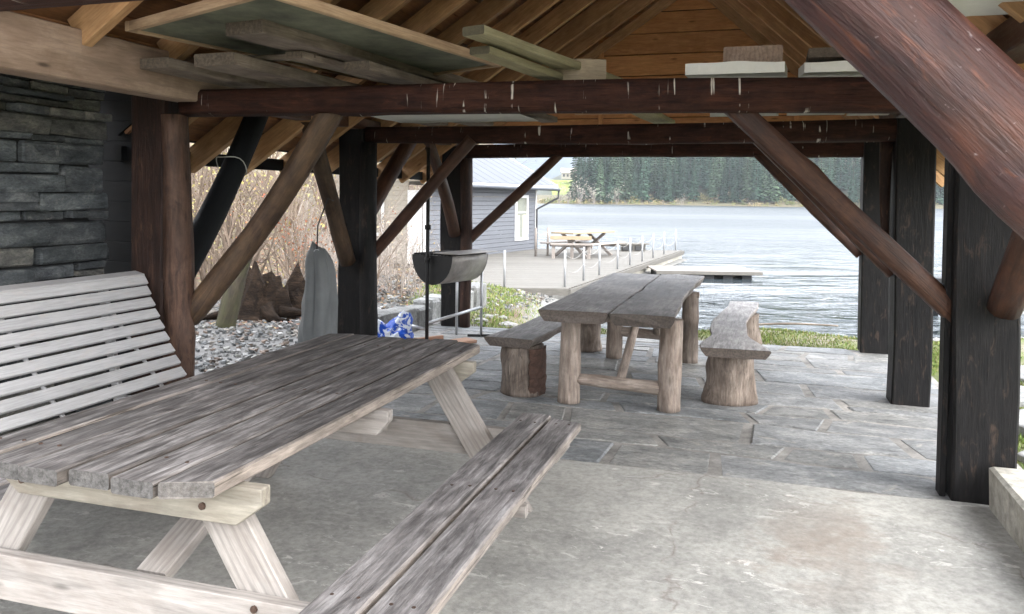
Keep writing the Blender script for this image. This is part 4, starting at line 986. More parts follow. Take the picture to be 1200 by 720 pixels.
# low stone border along the left side
sb = thing('stone_border', 'row of pale low stone blocks edging the gravel on the left', 'border', B(-3.95, 7, 0), -AX)
rnd = random.Random(31); v = 4.55; i = 0
while v < 11.2:
    L = rnd.uniform(.30, .6); h = .10 if v < 7.2 else rnd.uniform(.17, .26)
    obj('border_stone', block_mesh(.28, L - .02, h + .1, 600 + i, .06, .10), MT['paleblock'], sb, Matrix.Translation(B(-3.98 + rnd.uniform(-.02, .02), v + L / 2, h / 2 - .03)) @ Matrix.Rotation(-AX + rnd.uniform(-.03, .03), 4, 'Z')); v += L; i += 1

# stone chips on the bank
rnd = random.Random(41); vs = []; fs = []; cs = []
pal = [(.21, .21, .205), (.15, .153, .153), (.27, .265, .255), (.08, .083, .083), (.19, .17, .15), (.17, .13, .105), (.24, .235, .215)]
cnt = 0
while cnt < 9000:
    u = rnd.uniform(-8.5, -4.12); v = rnd.uniform(4.5, 17)
    if v > 11 and rnd.random() < .45: continue
    p = B(u, v, 0); z = gz(p.x, p.y); s = rnd.uniform(.012, .036) * (1.25 if v > 9 else 1)
    a = rnd.uniform(0, 6.28); tx, ty = rnd.uniform(-.4, .4), rnd.uniform(-.4, .4); c = rnd.choice(pal); k = rnd.uniform(.7, 1.2); c = tuple(x * k for x in c)
    b0 = len(vs); asp = rnd.uniform(.5, 1.0); th = s * rnd.uniform(.2, .5)
    for dz in (-1, 1):
        for q in range(4):
            an = a + q * math.pi / 2 + rnd.uniform(-.3, .3); dx, dy = math.cos(an) * s, math.sin(an) * s * asp
            vs.append((p.x + dx, p.y + dy, z + .006 + dz * th + dx * tx + dy * ty + th)); cs.append(c)
    fs += [(b0 + 4, b0 + 5, b0 + 6, b0 + 7)] + [(b0 + q, b0 + (q + 1) % 4, b0 + 4 + (q + 1) % 4, b0 + 4 + q) for q in range(4)]
    cnt += 1
tag(obj('gravel', color_mesh(vs, fs, cs), MT['chips']), 'loose slate chips and leaf litter covering the bank', 'gravel', kind='stuff')

# fallen leaves on the bank
rnd = random.Random(43); vs = []; fs = []; cs = []
pal = [(.22, .115, .06), (.27, .17, .07), (.16, .075, .05), (.30, .23, .12), (.25, .13, .095)]
for _ in range(9000):
    x = rnd.uniform(-9, -1.2); y = rnd.uniform(9.5, 24)
    u = CA * x - SA * y
    if u > -4.2: continue
    if 16.5 < y and x > -4.3: continue
    z = gz(x, y) + .015; s = rnd.uniform(.02, .05); a = rnd.uniform(0, 6.28); b0 = len(vs); c = rnd.choice(pal)
    d1 = Vector((math.cos(a), math.sin(a), rnd.uniform(-.4, .4))) * s; d2 = Vector((-math.sin(a), math.cos(a), rnd.uniform(-.4, .4))) * s * .6; p = Vector((x, y, z))
    vs += [p + d1, p + d2, p - d1, p - d2]; cs += [c] * 4; fs.append((b0, b0 + 1, b0 + 2, b0 + 3))
tag(obj('fallen_leaves', color_mesh(vs, fs, cs), MT['leaf']), 'brown fallen leaves scattered over the bank', 'leaves', kind='stuff')

# ------------------------------------------------------------------ shrubs, stump and trunks on the bank
def grow(vs, fs, p, d, L, r, depth, rnd, spread=.5, droop=0.0, kids=(2, 4), tips=None, sides=4, seg=4):
    pts = [p]; rs = [r]; q = p.copy(); dd = d.copy()
    for i in range(seg):
        dd = (dd + Vector((rnd.uniform(-1, 1), rnd.uniform(-1, 1), rnd.uniform(-1, 1) - droop)) * .16).normalized(); q = q + dd * (L / seg); pts.append(q); rs.append(r * (1 - .55 * (i + 1) / seg))
    tube_data(vs, fs, pts, rs, sides)
    if depth == 0:
        if tips is not None: tips.append((q, dd))
        return
    for _ in range(rnd.randint(*kids)):
        i = rnd.randint(1, seg); nd_ = (dd + Vector((rnd.uniform(-1, 1), rnd.uniform(-1, 1), rnd.uniform(-.6, 1) - droop)) * spread * 1.6).normalized()
        grow(vs, fs, pts[i], nd_, L * rnd.uniform(.5, .8), rs[i] * .62, depth - 1, rnd, spread, droop, kids, tips, max(3, sides - 1), seg)
def shrub_mesh(seed, stems, h, r, depth=3, spread=.5, droop=.1, leaves=None, lean=.5, kids=(2, 4)):
    rnd = random.Random(seed); vs = []; fs = []; tips = []
    for i in range(stems):
        a = rnd.uniform(0, 6.28); d = Vector((math.cos(a) * lean * rnd.random(), math.sin(a) * lean * rnd.random(), 1)).normalized()
        grow(vs, fs, Vector((math.cos(a) * .08 * stems * .3, math.sin(a) * .08 * stems * .3, -.1)), d, h * rnd.uniform(.4, .6), r, depth, rnd, spread, droop, kids, tips)
    lm = None
    if leaves:
        lv = []; lf = []; lc = []
        for (p, d) in tips:
            for _ in range(leaves[1]):
                if rnd.random() > leaves[2]: continue
                c = rnd.choice(leaves[0]); s = rnd.uniform(.018, .04) * leaves[3]; q = p + Vector((rnd.uniform(-1, 1), rnd.uniform(-1, 1), rnd.uniform(-1, 1))) * .10
                a = Vector((rnd.uniform(-1, 1), rnd.uniform(-1, 1), rnd.uniform(-1, 1))).normalized(); b = a.orthogonal().normalized()
                b0 = len(lv); lv += [q + a * s, q + b * s * .6, q - a * s, q - b * s * .6]; lf.append((b0, b0 + 1, b0 + 2, b0 + 3)); lc += [c] * 4
        if lf: lm = color_mesh(lv, lf, lc)
    return mesh(vs, fs), lm
YEL = [(.36, .31, .10), (.38, .33, .15), (.30, .26, .09)]; RED = [(.40, .13, .06), (.34, .10, .05), (.46, .22, .10)]; TAN = [(.46, .36, .22), (.40, .29, .17)]
protos = [shrub_mesh(1, 10, 2.6, .020, 3, .45, .1, (YEL, 3, .30, .8)), shrub_mesh(2, 11, 2.2, .016, 3, .6, .3, None), shrub_mesh(3, 8, 1.8, .014, 3, .5, .1, (RED, 4, .6, .8)),
          shrub_mesh(4, 4, 4.6, .045, 4, .45, .15, (TAN, 2, .25, .9)), shrub_mesh(5, 9, 1.5, .012, 3, .7, .5, (TAN, 3, .4, .8))]
labs = ['bare shrub with last yellow leaves on the bank', 'leafless arching shrub with pale twigs on the bank', 'low shrub with rust-red leaves on the bank', 'tall thin bare tree on the bank behind the shelter', 'low tangled briar with tan leaves on the bank']
rnd = random.Random(77)
spots = [(-3.5, 12.5, 2, .9), (-4.4, 11.8, 0, 1), (-5.2, 12.4, 3, 1), (-3.1, 14.0, 1, 1.1), (-4.6, 13.6, 0, 1.1), (-3.9, 15.2, 0, 1.2), (-2.5, 13.0, 1, .9), (-2.1, 15.0, 4, 1.1), (-6.0, 14.0, 3, 1), (-5.4, 15.5, 0, 1.2), (-2.9, 16.6, 1, 1.2), (-6.6, 12.0, 1, 1.1), (-6.3, 16.5, 0, 1.2), (-3.6, 18.5, 4, 1.4), (-4.8, 18, 3, 1.1), (-3.6, 20.5, 1, 1.5), (-7.2, 18.5, 0, 1.3), (-5.6, 20.5, 0, 1.4), (-2.9, 11.2, 4, .7), (-4.9, 10.2, 4, .8), (-6.2, 9.2, 0, .9), (-5.3, 8.6, 2, .8), (-7.0, 10.4, 3, 1), (-2.45, 11.9, 1, .8), (-1.75, 13.4, 1, .9), (-5.0, 23.5, 3, 1.3), (-7.6, 22, 0, 1.5), (-6.4, 25, 1, 1.6), (-9, 26, 3, 1.4), (-8.5, 15, 0, 1.3), (-9, 20, 3, 1.3)]
spots += [(-3.72, 11.2, 3, .62), (-3.15, 12.0, 3, .55), (-4.25, 12.9, 3, .8), (-2.2, 12.4, 3, .5)]
for i in range(34): spots.append((rnd.uniform(-26, -3), rnd.uniform(34, 62), rnd.choice([0, 3, 3, 1, 0]), rnd.uniform(1.4, 2.4)))
for i, (x, y, k_, s) in enumerate(spots):
    far = y > 33
    t = thing('bare_tree' if k_ == 3 else 'shrub', labs[k_] if not far else 'leafless shrub or tree on the slope behind the boathouse', 'tree' if k_ == 3 else 'shrub', (x, y, gz(x, y)), rnd.uniform(0, 6.28), 'growth on the slope behind the boathouse' if far else ['yellow-leaved shrubs on the bank', 'arching bare shrubs on the bank', 'red-leaved shrubs on the bank', 'thin bare trees on the bank', 'briars on the bank'][k_])
    t.scale = (s, s, s); W[t] = t.matrix_basis.copy()
    b = bpy.data.objects.new('trunk' if k_ == 3 else 'stem', protos[k_][0]); col.objects.link(b); b.parent = t
    if not protos[k_][0].materials: protos[k_][0].materials.append(MT['twigpale'] if k_ in (1, 4) else MT['twig'])
    if protos[k_][1]:
        b = bpy.data.objects.new('crown' if k_ == 3 else 'leaf_cluster', protos[k_][1]); col.objects.link(b); b.parent = t; b['kind'] = 'stuff'
        if not protos[k_][1].materials: protos[k_][1].materials.append(MT['leaf'])
# mossy trunk and the rotten stump
t = thing('tree_trunk', 'short mossy trunk leaning behind the log brace by the stump', 'trunk', (-3.37, 9.5, -.05), 0)
log('trunk', (-3.37, 9.5, -.08), (-3.02, 9.75, 1.15), .12, .08, MT['trunk'], t, rough=.10, knots=4, bend=.06)
vs = []; fs = []
rr = random.Random(8)
grow(vs, fs, Vector((-3.05, 9.75, 1.1)), Vector((.5, .1, .9)).normalized(), 1.0, .05, 3, rr, .5, 0, (2, 3))
obj('branch', mesh([p - Vector((-3.05, 9.75, 1.1)) for p in vs], fs, True), MT['twig'], t, Matrix.Translation((-3.05, 9.75, 1.1)))
st = thing('rotten_stump', 'dark split rotten tree stump with jagged top on the gravel', 'stump', (-3.15, 10.6, 0), 0)
vs = []; fs = []; n = 34; m_ = 14
for i in range(m_ + 1):
    t = i / m_
    for k in range(n):
        a = 2 * math.pi * k / n; jag = .34 + .42 * max(0, mnoise.noise(Vector((math.cos(a) * 1.6, math.sin(a) * 1.6, 2.2)))) * 1.6 + .14 * mnoise.noise(Vector((math.cos(a) * 5, math.sin(a) * 5, 7)))
        r = (.50 - .24 * t + .22 * (1 - t) ** 4) * (1 + .35 * mnoise.noise(Vector((math.cos(a) * 2, math.sin(a) * 2, t * .8))) + .18 * mnoise.noise(Vector((math.cos(a) * 6, math.sin(a) * 6, t * 2))))
        vs.append((r * math.cos(a) * 1.15, r * math.sin(a) * .8, -.12 + (jag + .12) * t))
for i in range(m_):
    for k in range(n):
        a = i * n + k; b = i * n + (k + 1) % n; fs.append((a, b, b + n, a + n))
top = len(vs); vs.append((0, 0, .12)); e = m_ * n
for k in range(n): fs.append((e + k, e + (k + 1) % n, top))
obj('stump_wood', mesh(vs, fs), MT['stumpold'], st, Matrix.Translation((-3.12, 10.6, -.05)))
for i, (a, b, r0) in enumerate((((-2.95, 10.35, .05), (-2.35, 10.2, .02), .10), ((-3.5, 10.4, .05), (-3.9, 10.0, -.02), .09), ((-3.1, 10.2, .10), (-2.75, 9.95, -.02), .11))):
    log('root', a, b, r0 * .8, r0 * .3, MT['stumpold'], st, rough=.16, knots=0, bend=.05)

# ------------------------------------------------------------------ boathouse
bh = thing('boathouse', 'low grey boarded boathouse with white trim and steel roof beside the deck', 'building', (-.8, 27.6, -.6), 0)
Pb = Vector((.86, 30.9, 0)); Pa = Vector((-2.62, 24.1, 0)); bd = (Pb - Pa).normalized(); bn = Vector((bd.y, -bd.x, 0)); BL = (Pb - Pa).length
DEPTH = 4.6; ZG, ZE = -.50, 1.98
def BH(a, b, z): return Pa + bd * a - bn * b + ZUP * z      # a along the wall, b inwards (to the left)
nb = 17; hgt = (ZE - ZG) / nb
wa0, wa1, wz0, wz1 = BL - 1.62, BL - .78, .06, 1.52
for i in range(nb):
    z = ZG + hgt * (i + .5)
    segs = [(.0, BL)] if (z + hgt * .5 < wz0 or z - hgt * .5 > wz1) else [(0, wa0), (wa1, BL)]
    for (a0, a1) in segs: plank('cladding_board', BH(a0, -.012, z), BH(a1, -.012, z), .03, hgt - .008, MT['greyclad'], bh, bev=.01)
for i in range(nb):
    z = ZG + hgt * (i + .5); plank('cladding_board', BH(-.012, .55, z), BH(-.012, DEPTH, z), .03, hgt - .008, MT['cream'], bh, bev=.01)
    plank('cladding_board', BH(BL + .012, .0, z), BH(BL + .012, DEPTH, z), .03, hgt - .008, MT['greyclad'], bh, bev=.01)
plank('door', BH(-.05, .02, .62), BH(-.05, .54, .62), .05, 2.2, MT['whitetrim'], bh)
for (a, b) in ((-.03, -.04), (BL + .02, -.045)): plank('corner_board', BH(a, b, ZG), BH(a, b, ZE), .10, .03, MT['whitetrim'], bh, up=bn)
wn_ = obj('window', plank_mesh(wa1 - wa0, .03, wz1 - wz0, 1, 0, .002), MT['glass'], bh, frame(BH(wa0, -.005, (wz0 + wz1) / 2), BH(wa1, -.005, (wz0 + wz1) / 2)))
for (a0, z0, a1, z1, w, t_) in ((wa0 - .05, wz0 - .05, wa0 - .05, wz1 + .06, .11, .05), (wa1 + .05, wz0 - .05, wa1 + .05, wz1 + .06, .11, .05)): plank('frame', BH(a0, -.045, z0), BH(a1, -.045, z1), w, t_, MT['whitetrim'], wn_, up=bn)
for z, w in ((wz0 - .05, .11), (wz1 + .05, .11), (.98, .045)): plank('frame', BH(wa0 - .10, -.05, z), BH(wa1 + .10, -.05, z), .05, w, MT['whitetrim'], wn_)
for k_ in (0, 1):
    a0 = wa0 + .02 + k_ * (wa1 - wa0 - .30); plank('curtain', BH(a0, -.022, wz0 + .42), BH(a0 + .26, -.022, wz0 + .42), .008, .82, MT['curtain'], wn_)
# roof: sheets running up the slope
rp = .52; EO = .55; zr = ZE + .02
rl = DEPTH / 2 + EO
nsheet = 14; aw = (BL + 1.6) / nsheet
for i in range(nsheet):
    a = -.8 + aw * (i + .5)
    p0 = BH(a, -EO, zr - rp * EO + .28); p1 = BH(a, DEPTH / 2, zr + rp * DEPTH / 2 + .28)
    nrm = (bn * rp + ZUP).normalized()
    plank('roof_sheet', p0, p1, aw - .03, .03, MT['roofsheet'], bh, up=nrm, bev=.01)
    q0 = BH(a, DEPTH + EO, zr - rp * EO + .28); nr2 = (-bn * rp + ZUP).normalized(); plank('roof_sheet', q0, p1, aw - .03, .03, MT['roofsheet'], bh, up=nr2, bev=.01)
plank('roof_deck', BH(-.78, -EO / 2 + DEPTH / 4, zr + rp * (DEPTH / 2 - EO) / 2 + .25), BH(BL + .78, -EO / 2 + DEPTH / 4, zr + rp * (DEPTH / 2 - EO) / 2 + .25), rl * math.sqrt(1 + rp * rp), .03, MT['whitetrim'], bh, up=(bn * rp + ZUP).normalized())
plank('fascia', BH(-.82, -EO - .03, zr - rp * EO + .20), BH(BL + .82, -EO - .03, zr - rp * EO + .20), .03, .15, MT['whitetrim'], bh)
plank('barge_board', BH(BL + .82, -EO, zr - rp * EO + .23), BH(BL + .82, DEPTH / 2, zr + rp * DEPTH / 2 + .23), .03, .16, MT['whitetrim'], bh)
for i in range(12): 
    a = .2 + i * BL / 12; plank('eave_rafter', BH(a, -EO + .02, zr - rp * EO + .185), BH(a, .0, zr + .185), .05, .09, MT['greywood'], bh)
tube('gutter', [BH(-.82, -EO - .09, zr - rp * EO + .16), BH(BL + .85, -EO - .09, zr - rp * EO + .14)], .055, MT['roofsheet'], bh, 8)
tube('downpipe', [BH(BL + .8, -EO - .09, zr - rp * EO + .10), BH(BL + .8, -EO - .07, zr - rp * EO - .18), BH(BL + .02, -.08, zr - rp * EO - .62), BH(BL + .02, -.08, ZG)], .04, MT['black'], bh, 8)
# gable triangles
for a in (0, BL):
    me = mesh([BH(a, 0, ZE), BH(a, DEPTH, ZE), BH(a, DEPTH / 2, ZE + rp * DEPTH / 2 + .2)], [(0, 1, 2)]); g_ = obj('gable_wall', me, MT['cream'] if a == 0 else MT['greyclad'], bh); md = g_.modifiers.new('s', 'SOLIDIFY'); md.thickness = .05
gw = obj('window', plank_mesh(.9, .03, 1.0, 2, 0, .002), MT['glass'], bh, frame(BH(-.045, 1.5, .9), BH(-.045, 2.4, .9)))
for (b0, b1) in ((1.45, 1.45), (2.45, 2.45)): plank('frame', BH(-.07, b0, .35), BH(-.07, b1, 1.45), .1, .04, MT['whitetrim'], gw, up=bd)
for z in (.36, 1.44): plank('frame', BH(-.075, 1.41, z), BH(-.075, 2.49, z), .04, .1, MT['whitetrim'], gw)

# ------------------------------------------------------------------ deck, railing, deck furniture, floating dock
DZ = -.42
dk = thing('deck', 'bleached wooden deck on a stone and concrete base at the lake', 'deck', (0, 20, -.6), 0)
def dx(y):                                          # left and right edges of the deck at depth y
    xr = 1.25 + (y - 17.6) * .392
    xl = -2.1 if y < 23.6 else Pa.x + (y - Pa.y) * bd.x / bd.y + .06
    if y > 31: xl = .95
    return xl, xr
y = 17.62; pitch = .16
while y < 31.2:
    xl, xr = dx(y); plank('deck_board', (xl, y, DZ - .015 + random.Random(int(y * 100)).uniform(-.002, .002)), (xr, y, DZ - .015), pitch - .012, .03, MT['deck'], dk, bev=.004); y += pitch
plank('edge_beam', (-2.1, 17.56, DZ - .09), (1.27, 17.56, DZ - .09), .05, .15, MT['deck'], dk)
plank('edge_beam', (1.27, 17.52, DZ - .09), (dx(31.2)[1] + .05, 31.2, DZ - .09), .05, .14, MT['deck'], dk)
# base: concrete face at the far half, stacked stone at the near half
me = mesh([(dx(22.6)[1] - .02, 22.6, -1.6), (dx(31.2)[1] - .02, 31.2, -1.6), (dx(31.2)[1] - .02, 31.2, DZ - .16), (dx(22.6)[1] - .02, 22.6, DZ - .16), (dx(22.6)[1] - .5, 22.6, -1.6), (dx(31.2)[1] - .5, 31.2, -1.6), (dx(31.2)[1] - .5, 31.2, DZ - .16), (dx(22.6)[1] - .5, 22.6, DZ - .16)], [(0, 1, 2, 3), (4, 7, 6, 5), (0, 3, 7, 4), (1, 5, 6, 2), (3, 2, 6, 7), (0, 4, 5, 1)])
obj('concrete_base', me, MT['paleconc'], dk)
rnd = random.Random(51); i = 0
for row in range(3):
    z = -.62 - row * .13; s = 0.0
    while s < 8.4:
        L = rnd.uniform(.35, .9); q = s + L / 2
        if q < 3.4: p = Vector((-2.05 + q, 17.72, 0)); ang = 0
        else: f = q - 3.4; yy = 17.8 + f * .93; p = Vector((dx(yy)[1] - .18, yy, 0)); ang = math.atan2(.93, .36)
        obj('base_stone', block_mesh(L - .03, .35, .12, 700 + i, .08, .12), MT['graniterock'], dk, Matrix.Translation((p.x, p.y, z + rnd.uniform(-.01, .01))) @ Matrix.Rotation(ang + rnd.uniform(-.06, .06), 4, 'Z')); s += L; i += 1
rl_ = thing('chain_railing', 'slim metal posts linked by sagging chains along the deck edge', 'railing', (1.2, 18, DZ), 0)
rp_ = [(-.15, 17.72), (1.18, 17.85), (1.72, 19.25), (2.25, 20.7), (2.95, 22.5), (3.5, 23.9), (4.1, 25.4), (4.72, 27.0), (5.4, 28.7), (6.25, 30.9)]
for (x, y) in rp_: tube('railing_post', [(x, y, DZ - .02), (x, y, DZ + .80)], .025, MT['rail'], rl_, 8)
for i in range(1, len(rp_) - 1):
    a, b = rp_[i], rp_[i + 1]
    for zc in (.72, .40): tube('chain', [(a[0] + (b[0] - a[0]) * t, a[1] + (b[1] - a[1]) * t, DZ + zc - .14 * 4 * t * (1 - t)) for t in [q / 8 for q in range(9)]], .004, MT['rope'], rl_, 5)
rl2 = thing('chain_railing', 'two railing posts with a chain beside the boathouse corner', 'railing', (1.0, 27, DZ), 0)
for (x, y) in ((.80, 27.0), (1.22, 27.4)): tube('railing_post', [(x, y, DZ - .02), (x, y, DZ + .95)], .038, MT['greywood'], rl2, 8)
tube('chain', [(.80 + .42 * t, 27 + .4 * t, DZ + .8 - .3 * t * (1 - t)) for t in [q / 6 for q in range(7)]], .012, MT['rope'], rl2, 5)
dt = thing('deck_table', 'yellow topped picnic table with crossed grey legs on the deck', 'picnic table', (2.45, 27.6, DZ), 0)
a0 = Vector((1.65, 26.6, 0)); a1 = Vector((3.25, 28.6, 0)); td = (a1 - a0).normalized(); tn = Vector((td.y, -td.x, 0))
for k_ in range(5): plank('table_board', a0 + tn * (-.36 + .18 * k_) + ZUP * (DZ + .80), a1 + tn * (-.36 + .18 * k_) + ZUP * (DZ + .80), .172, .05, MT['newwood'], dt)
for f in (.2, .8):
    c_ = a0 + (a1 - a0) * f
    for s in (1, -1): plank('leg', c_ + tn * (s * .62) + ZUP * DZ + td * (.03 * s), c_ - tn * (s * .38) + ZUP * (DZ + .77) + td * (.03 * s), .07, .09, MT['greywood'], dt)
    plank('bench_beam', c_ - tn * .85 + ZUP * (DZ + .36), c_ + tn * .85 + ZUP * (DZ + .36), .06, .1, MT['greywood'], dt)
for s in (1, -1):
    for w in (.68, .84): plank('bench_board', a0 + tn * (s * w) + ZUP * (DZ + .44), a1 + tn * (s * w) + ZUP * (DZ + .44), .14, .045, MT['greywood'], dt)
db = thing('deck_bench', 'grey wooden bench with posts beside the yellow topped table', 'bench', (1.6, 26.2, DZ), 0)
for w in (0, .16): plank('seat_board', (1.25, 26.1 + w, DZ + .46), (2.6, 26.1 + w, DZ + .46), .14, .05, MT['greywood'], db)
for (x, y) in ((1.35, 26.18), (1.95, 26.18), (2.5, 26.18)): plank('leg', (x, y, DZ), (x, y, DZ + .43), .09, .09, MT['greywood'], db)
plank('back_board', (1.25, 26.34, DZ + .66), (2.6, 26.34, DZ + .66), .03, .12, MT['newwood'], db)
fx = thing('float_box', 'low pale box with black side openings at the deck rim', 'box', (4.5, 30.2, DZ), 0)
plank('lid', (3.95, 30.2, DZ + .27), (5.1, 30.5, DZ + .27), .5, .05, MT['deck'], fx); plank('box_side', (4.05, 30.05, DZ + .12), (5.0, 30.3, DZ + .12), .05, .24, MT['deck'], fx)
plank('opening', (4.1, 30.0, DZ + .12), (4.5, 30.11, DZ + .12), .04, .15, MT['black'], fx); plank('opening', (4.6, 30.13, DZ + .12), (4.95, 30.22, DZ + .12), .04, .15, MT['black'], fx)
fd = thing('floating_dock', 'flat floating dock with dark floats lying off the deck', 'dock', (5.5, 24.8, WATER_Z), 0)
for k_ in range(8): plank('dock_board', (4.2, 23.55 + k_ * .2, -.545), (7.25 - k_ * .02, 23.45 + k_ * .2, -.545), .19, .04, MT['greywood'], fd)
for x in (4.5, 5.35, 5.75, 6.3, 6.85): plank('float', (x, 23.5, -.70), (x, 24.9, -.70), .42 if x in (4.5,) else .28, .24, MT['black'], fd, bev=.04)
plank('edge_beam', (4.2, 23.42, -.58), (7.25, 23.33, -.58), .05, .10, MT['deck'], fd)
# small mooring buoy post seen between the posts on the right
bu = thing('mooring_post', 'small dark mooring block standing in the water by the black posts', 'post', (9.0, 17.0, -.9), 0)
plank('post', (8.6, 16.4, -1.4), (8.6, 16.4, -.1), .12, .12, MT['blackpaint'], bu); plank('cap', (8.6, 16.4, -.1), (8.6, 16.4, .02), .34, .34, MT['black'], bu)

# ------------------------------------------------------------------ grass, shore stones, stepping stones
rnd = random.Random(61); vs = []; fs = []; cs = []
pal = [(.13, .20, .04), (.17, .23, .05), (.22, .25, .08), (.27, .24, .11), (.10, .16, .035)]
def blade(x, y, z, h):
    a = rnd.uniform(0, 6.28); w = rnd.uniform(.004, .009); b0 = len(vs); c = rnd.choice(pal); l = rnd.uniform(.2, .8) * h; a2 = rnd.uniform(0, 6.28)
    dxx, dyy = math.cos(a) * w, math.sin(a) * w; lx, ly = math.cos(a2) * l, math.sin(a2) * l
    vs.extend([(x - dxx, y - dyy, z), (x + dxx, y + dyy, z), (x + lx * .4 + dxx * .6, y + ly * .4 + dyy * .6, z + h * .6), (x + lx, y + ly, z + h)]); cs.extend([c] * 4)
    fs.extend([(b0, b0 + 1, b0 + 2), (b0, b0 + 2, b0 + 3)])
steps = [(1.95, 4.9, .34, .5), (1.9, 5.75, .3, .36), (2.05, 6.6, .35, .4), (1.95, 7.5, .3, .36), (2.35, 8.6, .4, .34), (2.7, 5.5, .4, .5), (2.75, 6.9, .35, .45)]
n = 0
while n < 52000:
    if rnd.random() < .5: u, v = rnd.uniform(-3.9, 4.0), rnd.uniform(9.15, 13)
    else: u, v = rnd.uniform(1.52, 4.5), rnd.uniform(3.2, 10)
    p = B(u, v, 0)
    if land(p.x, p.y) < 1.1 + .5 * mnoise.noise(Vector((p.x, p.y, 9))): continue
    k_ = mnoise.noise(Vector((p.x * .8, p.y * .8, 5)))
    if k_ + .5 * mnoise.noise(Vector((p.x * 3, p.y * 3, 2))) < -.10 and rnd.random() < .9: continue
    if any(((u - a) / (r1 + .02)) ** 2 + ((v - b) / (r2 + .02)) ** 2 < 1 for (a, b, r1, r2) in steps): continue
    blade(p.x, p.y, gz(p.x, p.y) - .005, rnd.uniform(.012, .040) * (1 + .7 * k_)); n += 1
n = 0
while n < 9000:                                     # rough grass in front of the deck
    x, y = rnd.uniform(-1.6, 1.3), rnd.uniform(11, 17.3)
    if land(x, y) < .8: continue
    if mnoise.noise(Vector((x * .8, y * .8, 5))) < -.05 and rnd.random() < .8: continue
    blade(x, y, gz(x, y) - .005, rnd.uniform(.03, .10)); n += 1
tag(obj('grass', color_mesh(vs, fs, cs), MT['leaf']), 'short yellow-green lawn grass between shelter and water', 'grass', kind='stuff')
rnd = random.Random(62)
for i, (u, v, r1, r2) in enumerate(steps):
    m_ = 11; poly = [(r1 * math.cos(a) * rnd.uniform(.85, 1.1), r2 * math.sin(a) * rnd.uniform(.85, 1.1)) for a in [2 * math.pi * k / m_ for k in range(m_)]]
    p = B(u, v, 0); tag(obj('stepping_stone', flag_mesh(poly, .10, rnd), MT['paleblock'], None, Matrix.Translation((p.x, p.y, gz(p.x, p.y) + .05)) @ Matrix.Rotation(-AX, 4, 'Z')), 'flat grey stepping stone set in the grass beside the black posts', 'stone', 'stepping stones in the grass')
vs = []; fs = []
for i in range(170):
    x = rnd.uniform(-.5, 14); y = 12.7 + rnd.uniform(-.7, 1.0) + .35 * math.sin(x * .8)
    r = rnd.uniform(.03, .12) * (1.4 if rnd.random() < .1 else 1); me = rough_rock(r, i, 1, (1.2, .9, .5)); b0 = len(vs); z = max(gz(x, y), WATER_Z - .05) + r * .15
    vs += [(v_.co.x + x, v_.co.y + y, v_.co.z + z) for v_ in me.vertices]; fs += [tuple(b0 + q for q in p.vertices) for p in me.polygons]; bpy.data.meshes.remove(me)
tag(obj('shore_stones', mesh(vs, fs), MT['graniterock']), 'scatter of small grey stones along the water line', 'stones', kind='stuff')
dl = obj('driftwood', log_mesh(1.3, .018, .010, 3, .03), MT['logpale'], None, frame(Vector((3.15, 11.2, -.20)), Vector((4.3, 10.6, -.09)))); tag(dl, 'thin grey driftwood branch on the grass by the water', 'driftwood')

# ------------------------------------------------------------------ far shore: spruces, bare trees, house
def spruce(seed, h, rbase):
    rnd = random.Random(seed); vs = []; fs = []
    n = 30
    for i in range(n):
        t = i / (n - 1); z = h * (.08 + .92 * t); R_ = rbase * (1 - t) ** .85 * rnd.uniform(.82, 1.12) + .12
        nb = max(4, int(10 * (1 - t * .5))); off = rnd.uniform(0, 6.28)
        for k in range(nb):
            a = off + 2 * math.pi * k / nb + rnd.uniform(-.25, .25); L = R_ * rnd.uniform(.7, 1.15); w = L * rnd.uniform(.22, .34) + .10
            d = Vector((math.cos(a), math.sin(a), 0)); s = Vector((-d.y, d.x, 0)); up = rnd.uniform(-.05, .15)
            p0 = Vector((0, 0, z)); p1 = p0 + d * (L * .55) + ZUP * (-L * .18 + up); p2 = p0 + d * L + ZUP * (-L * .42 + up)
            b0 = len(vs); vs += [p0, p1 + s * w, p2, p1 - s * w, p1 - ZUP * (w * .9)]
            fs += [(b0, b0 + 1, b0 + 2, b0 + 3), (b0, b0 + 4, b0 + 2)]
    tv = []; tf = []; tube_data(tv, tf, [Vector((0, 0, -.5)), Vector((0, 0, h * .5)), Vector((0, 0, h))], [.22, .15, .03], 6)
    return mesh(tv, tf), mesh(vs, fs)
sp = [spruce(i, h, r) for i, (h, r) in enumerate(((21, 2.6), (24, 2.9), (18, 2.5), (26, 3.0), (15, 2.2)))]
for i, (a, b) in enumerate(sp): a.materials.append(MT['trunk']); b.materials.append(MT['needle'] if i % 2 == 0 else MT['needle2'])
rnd = random.Random(88); spn = 0
for row in range(5):
    x = 22 + row * 1.5
    while x < 206:
        y = 291 + row * (7.5 if x > 60 else 5) + 6 * math.sin(x * .04) + 3 * math.sin(x * .13) + rnd.uniform(-2, 2)
        if row == 0 and rnd.random() < .25: x += 3; continue
        k_ = rnd.choice([0, 1, 3, 0, 2]) if row else rnd.choice([2, 4, 0, 1])
        s = rnd.uniform(.85, 1.15); t = thing('spruce_tree', 'dark spruce standing in the dense forest across the lake', 'tree', (x, y, gz(x, y)), rnd.uniform(0, 6.28), 'spruces on the far shore')
        t.scale = (s, s, s * rnd.uniform(.9, 1.1))
        for nm, me in (('trunk', sp[k_][0]), ('crown', sp[k_][1])):
            o = bpy.data.objects.new(nm, me); col.objects.link(o); o.parent = t
        spn += 1; x += rnd.uniform(2.6, 3.8)
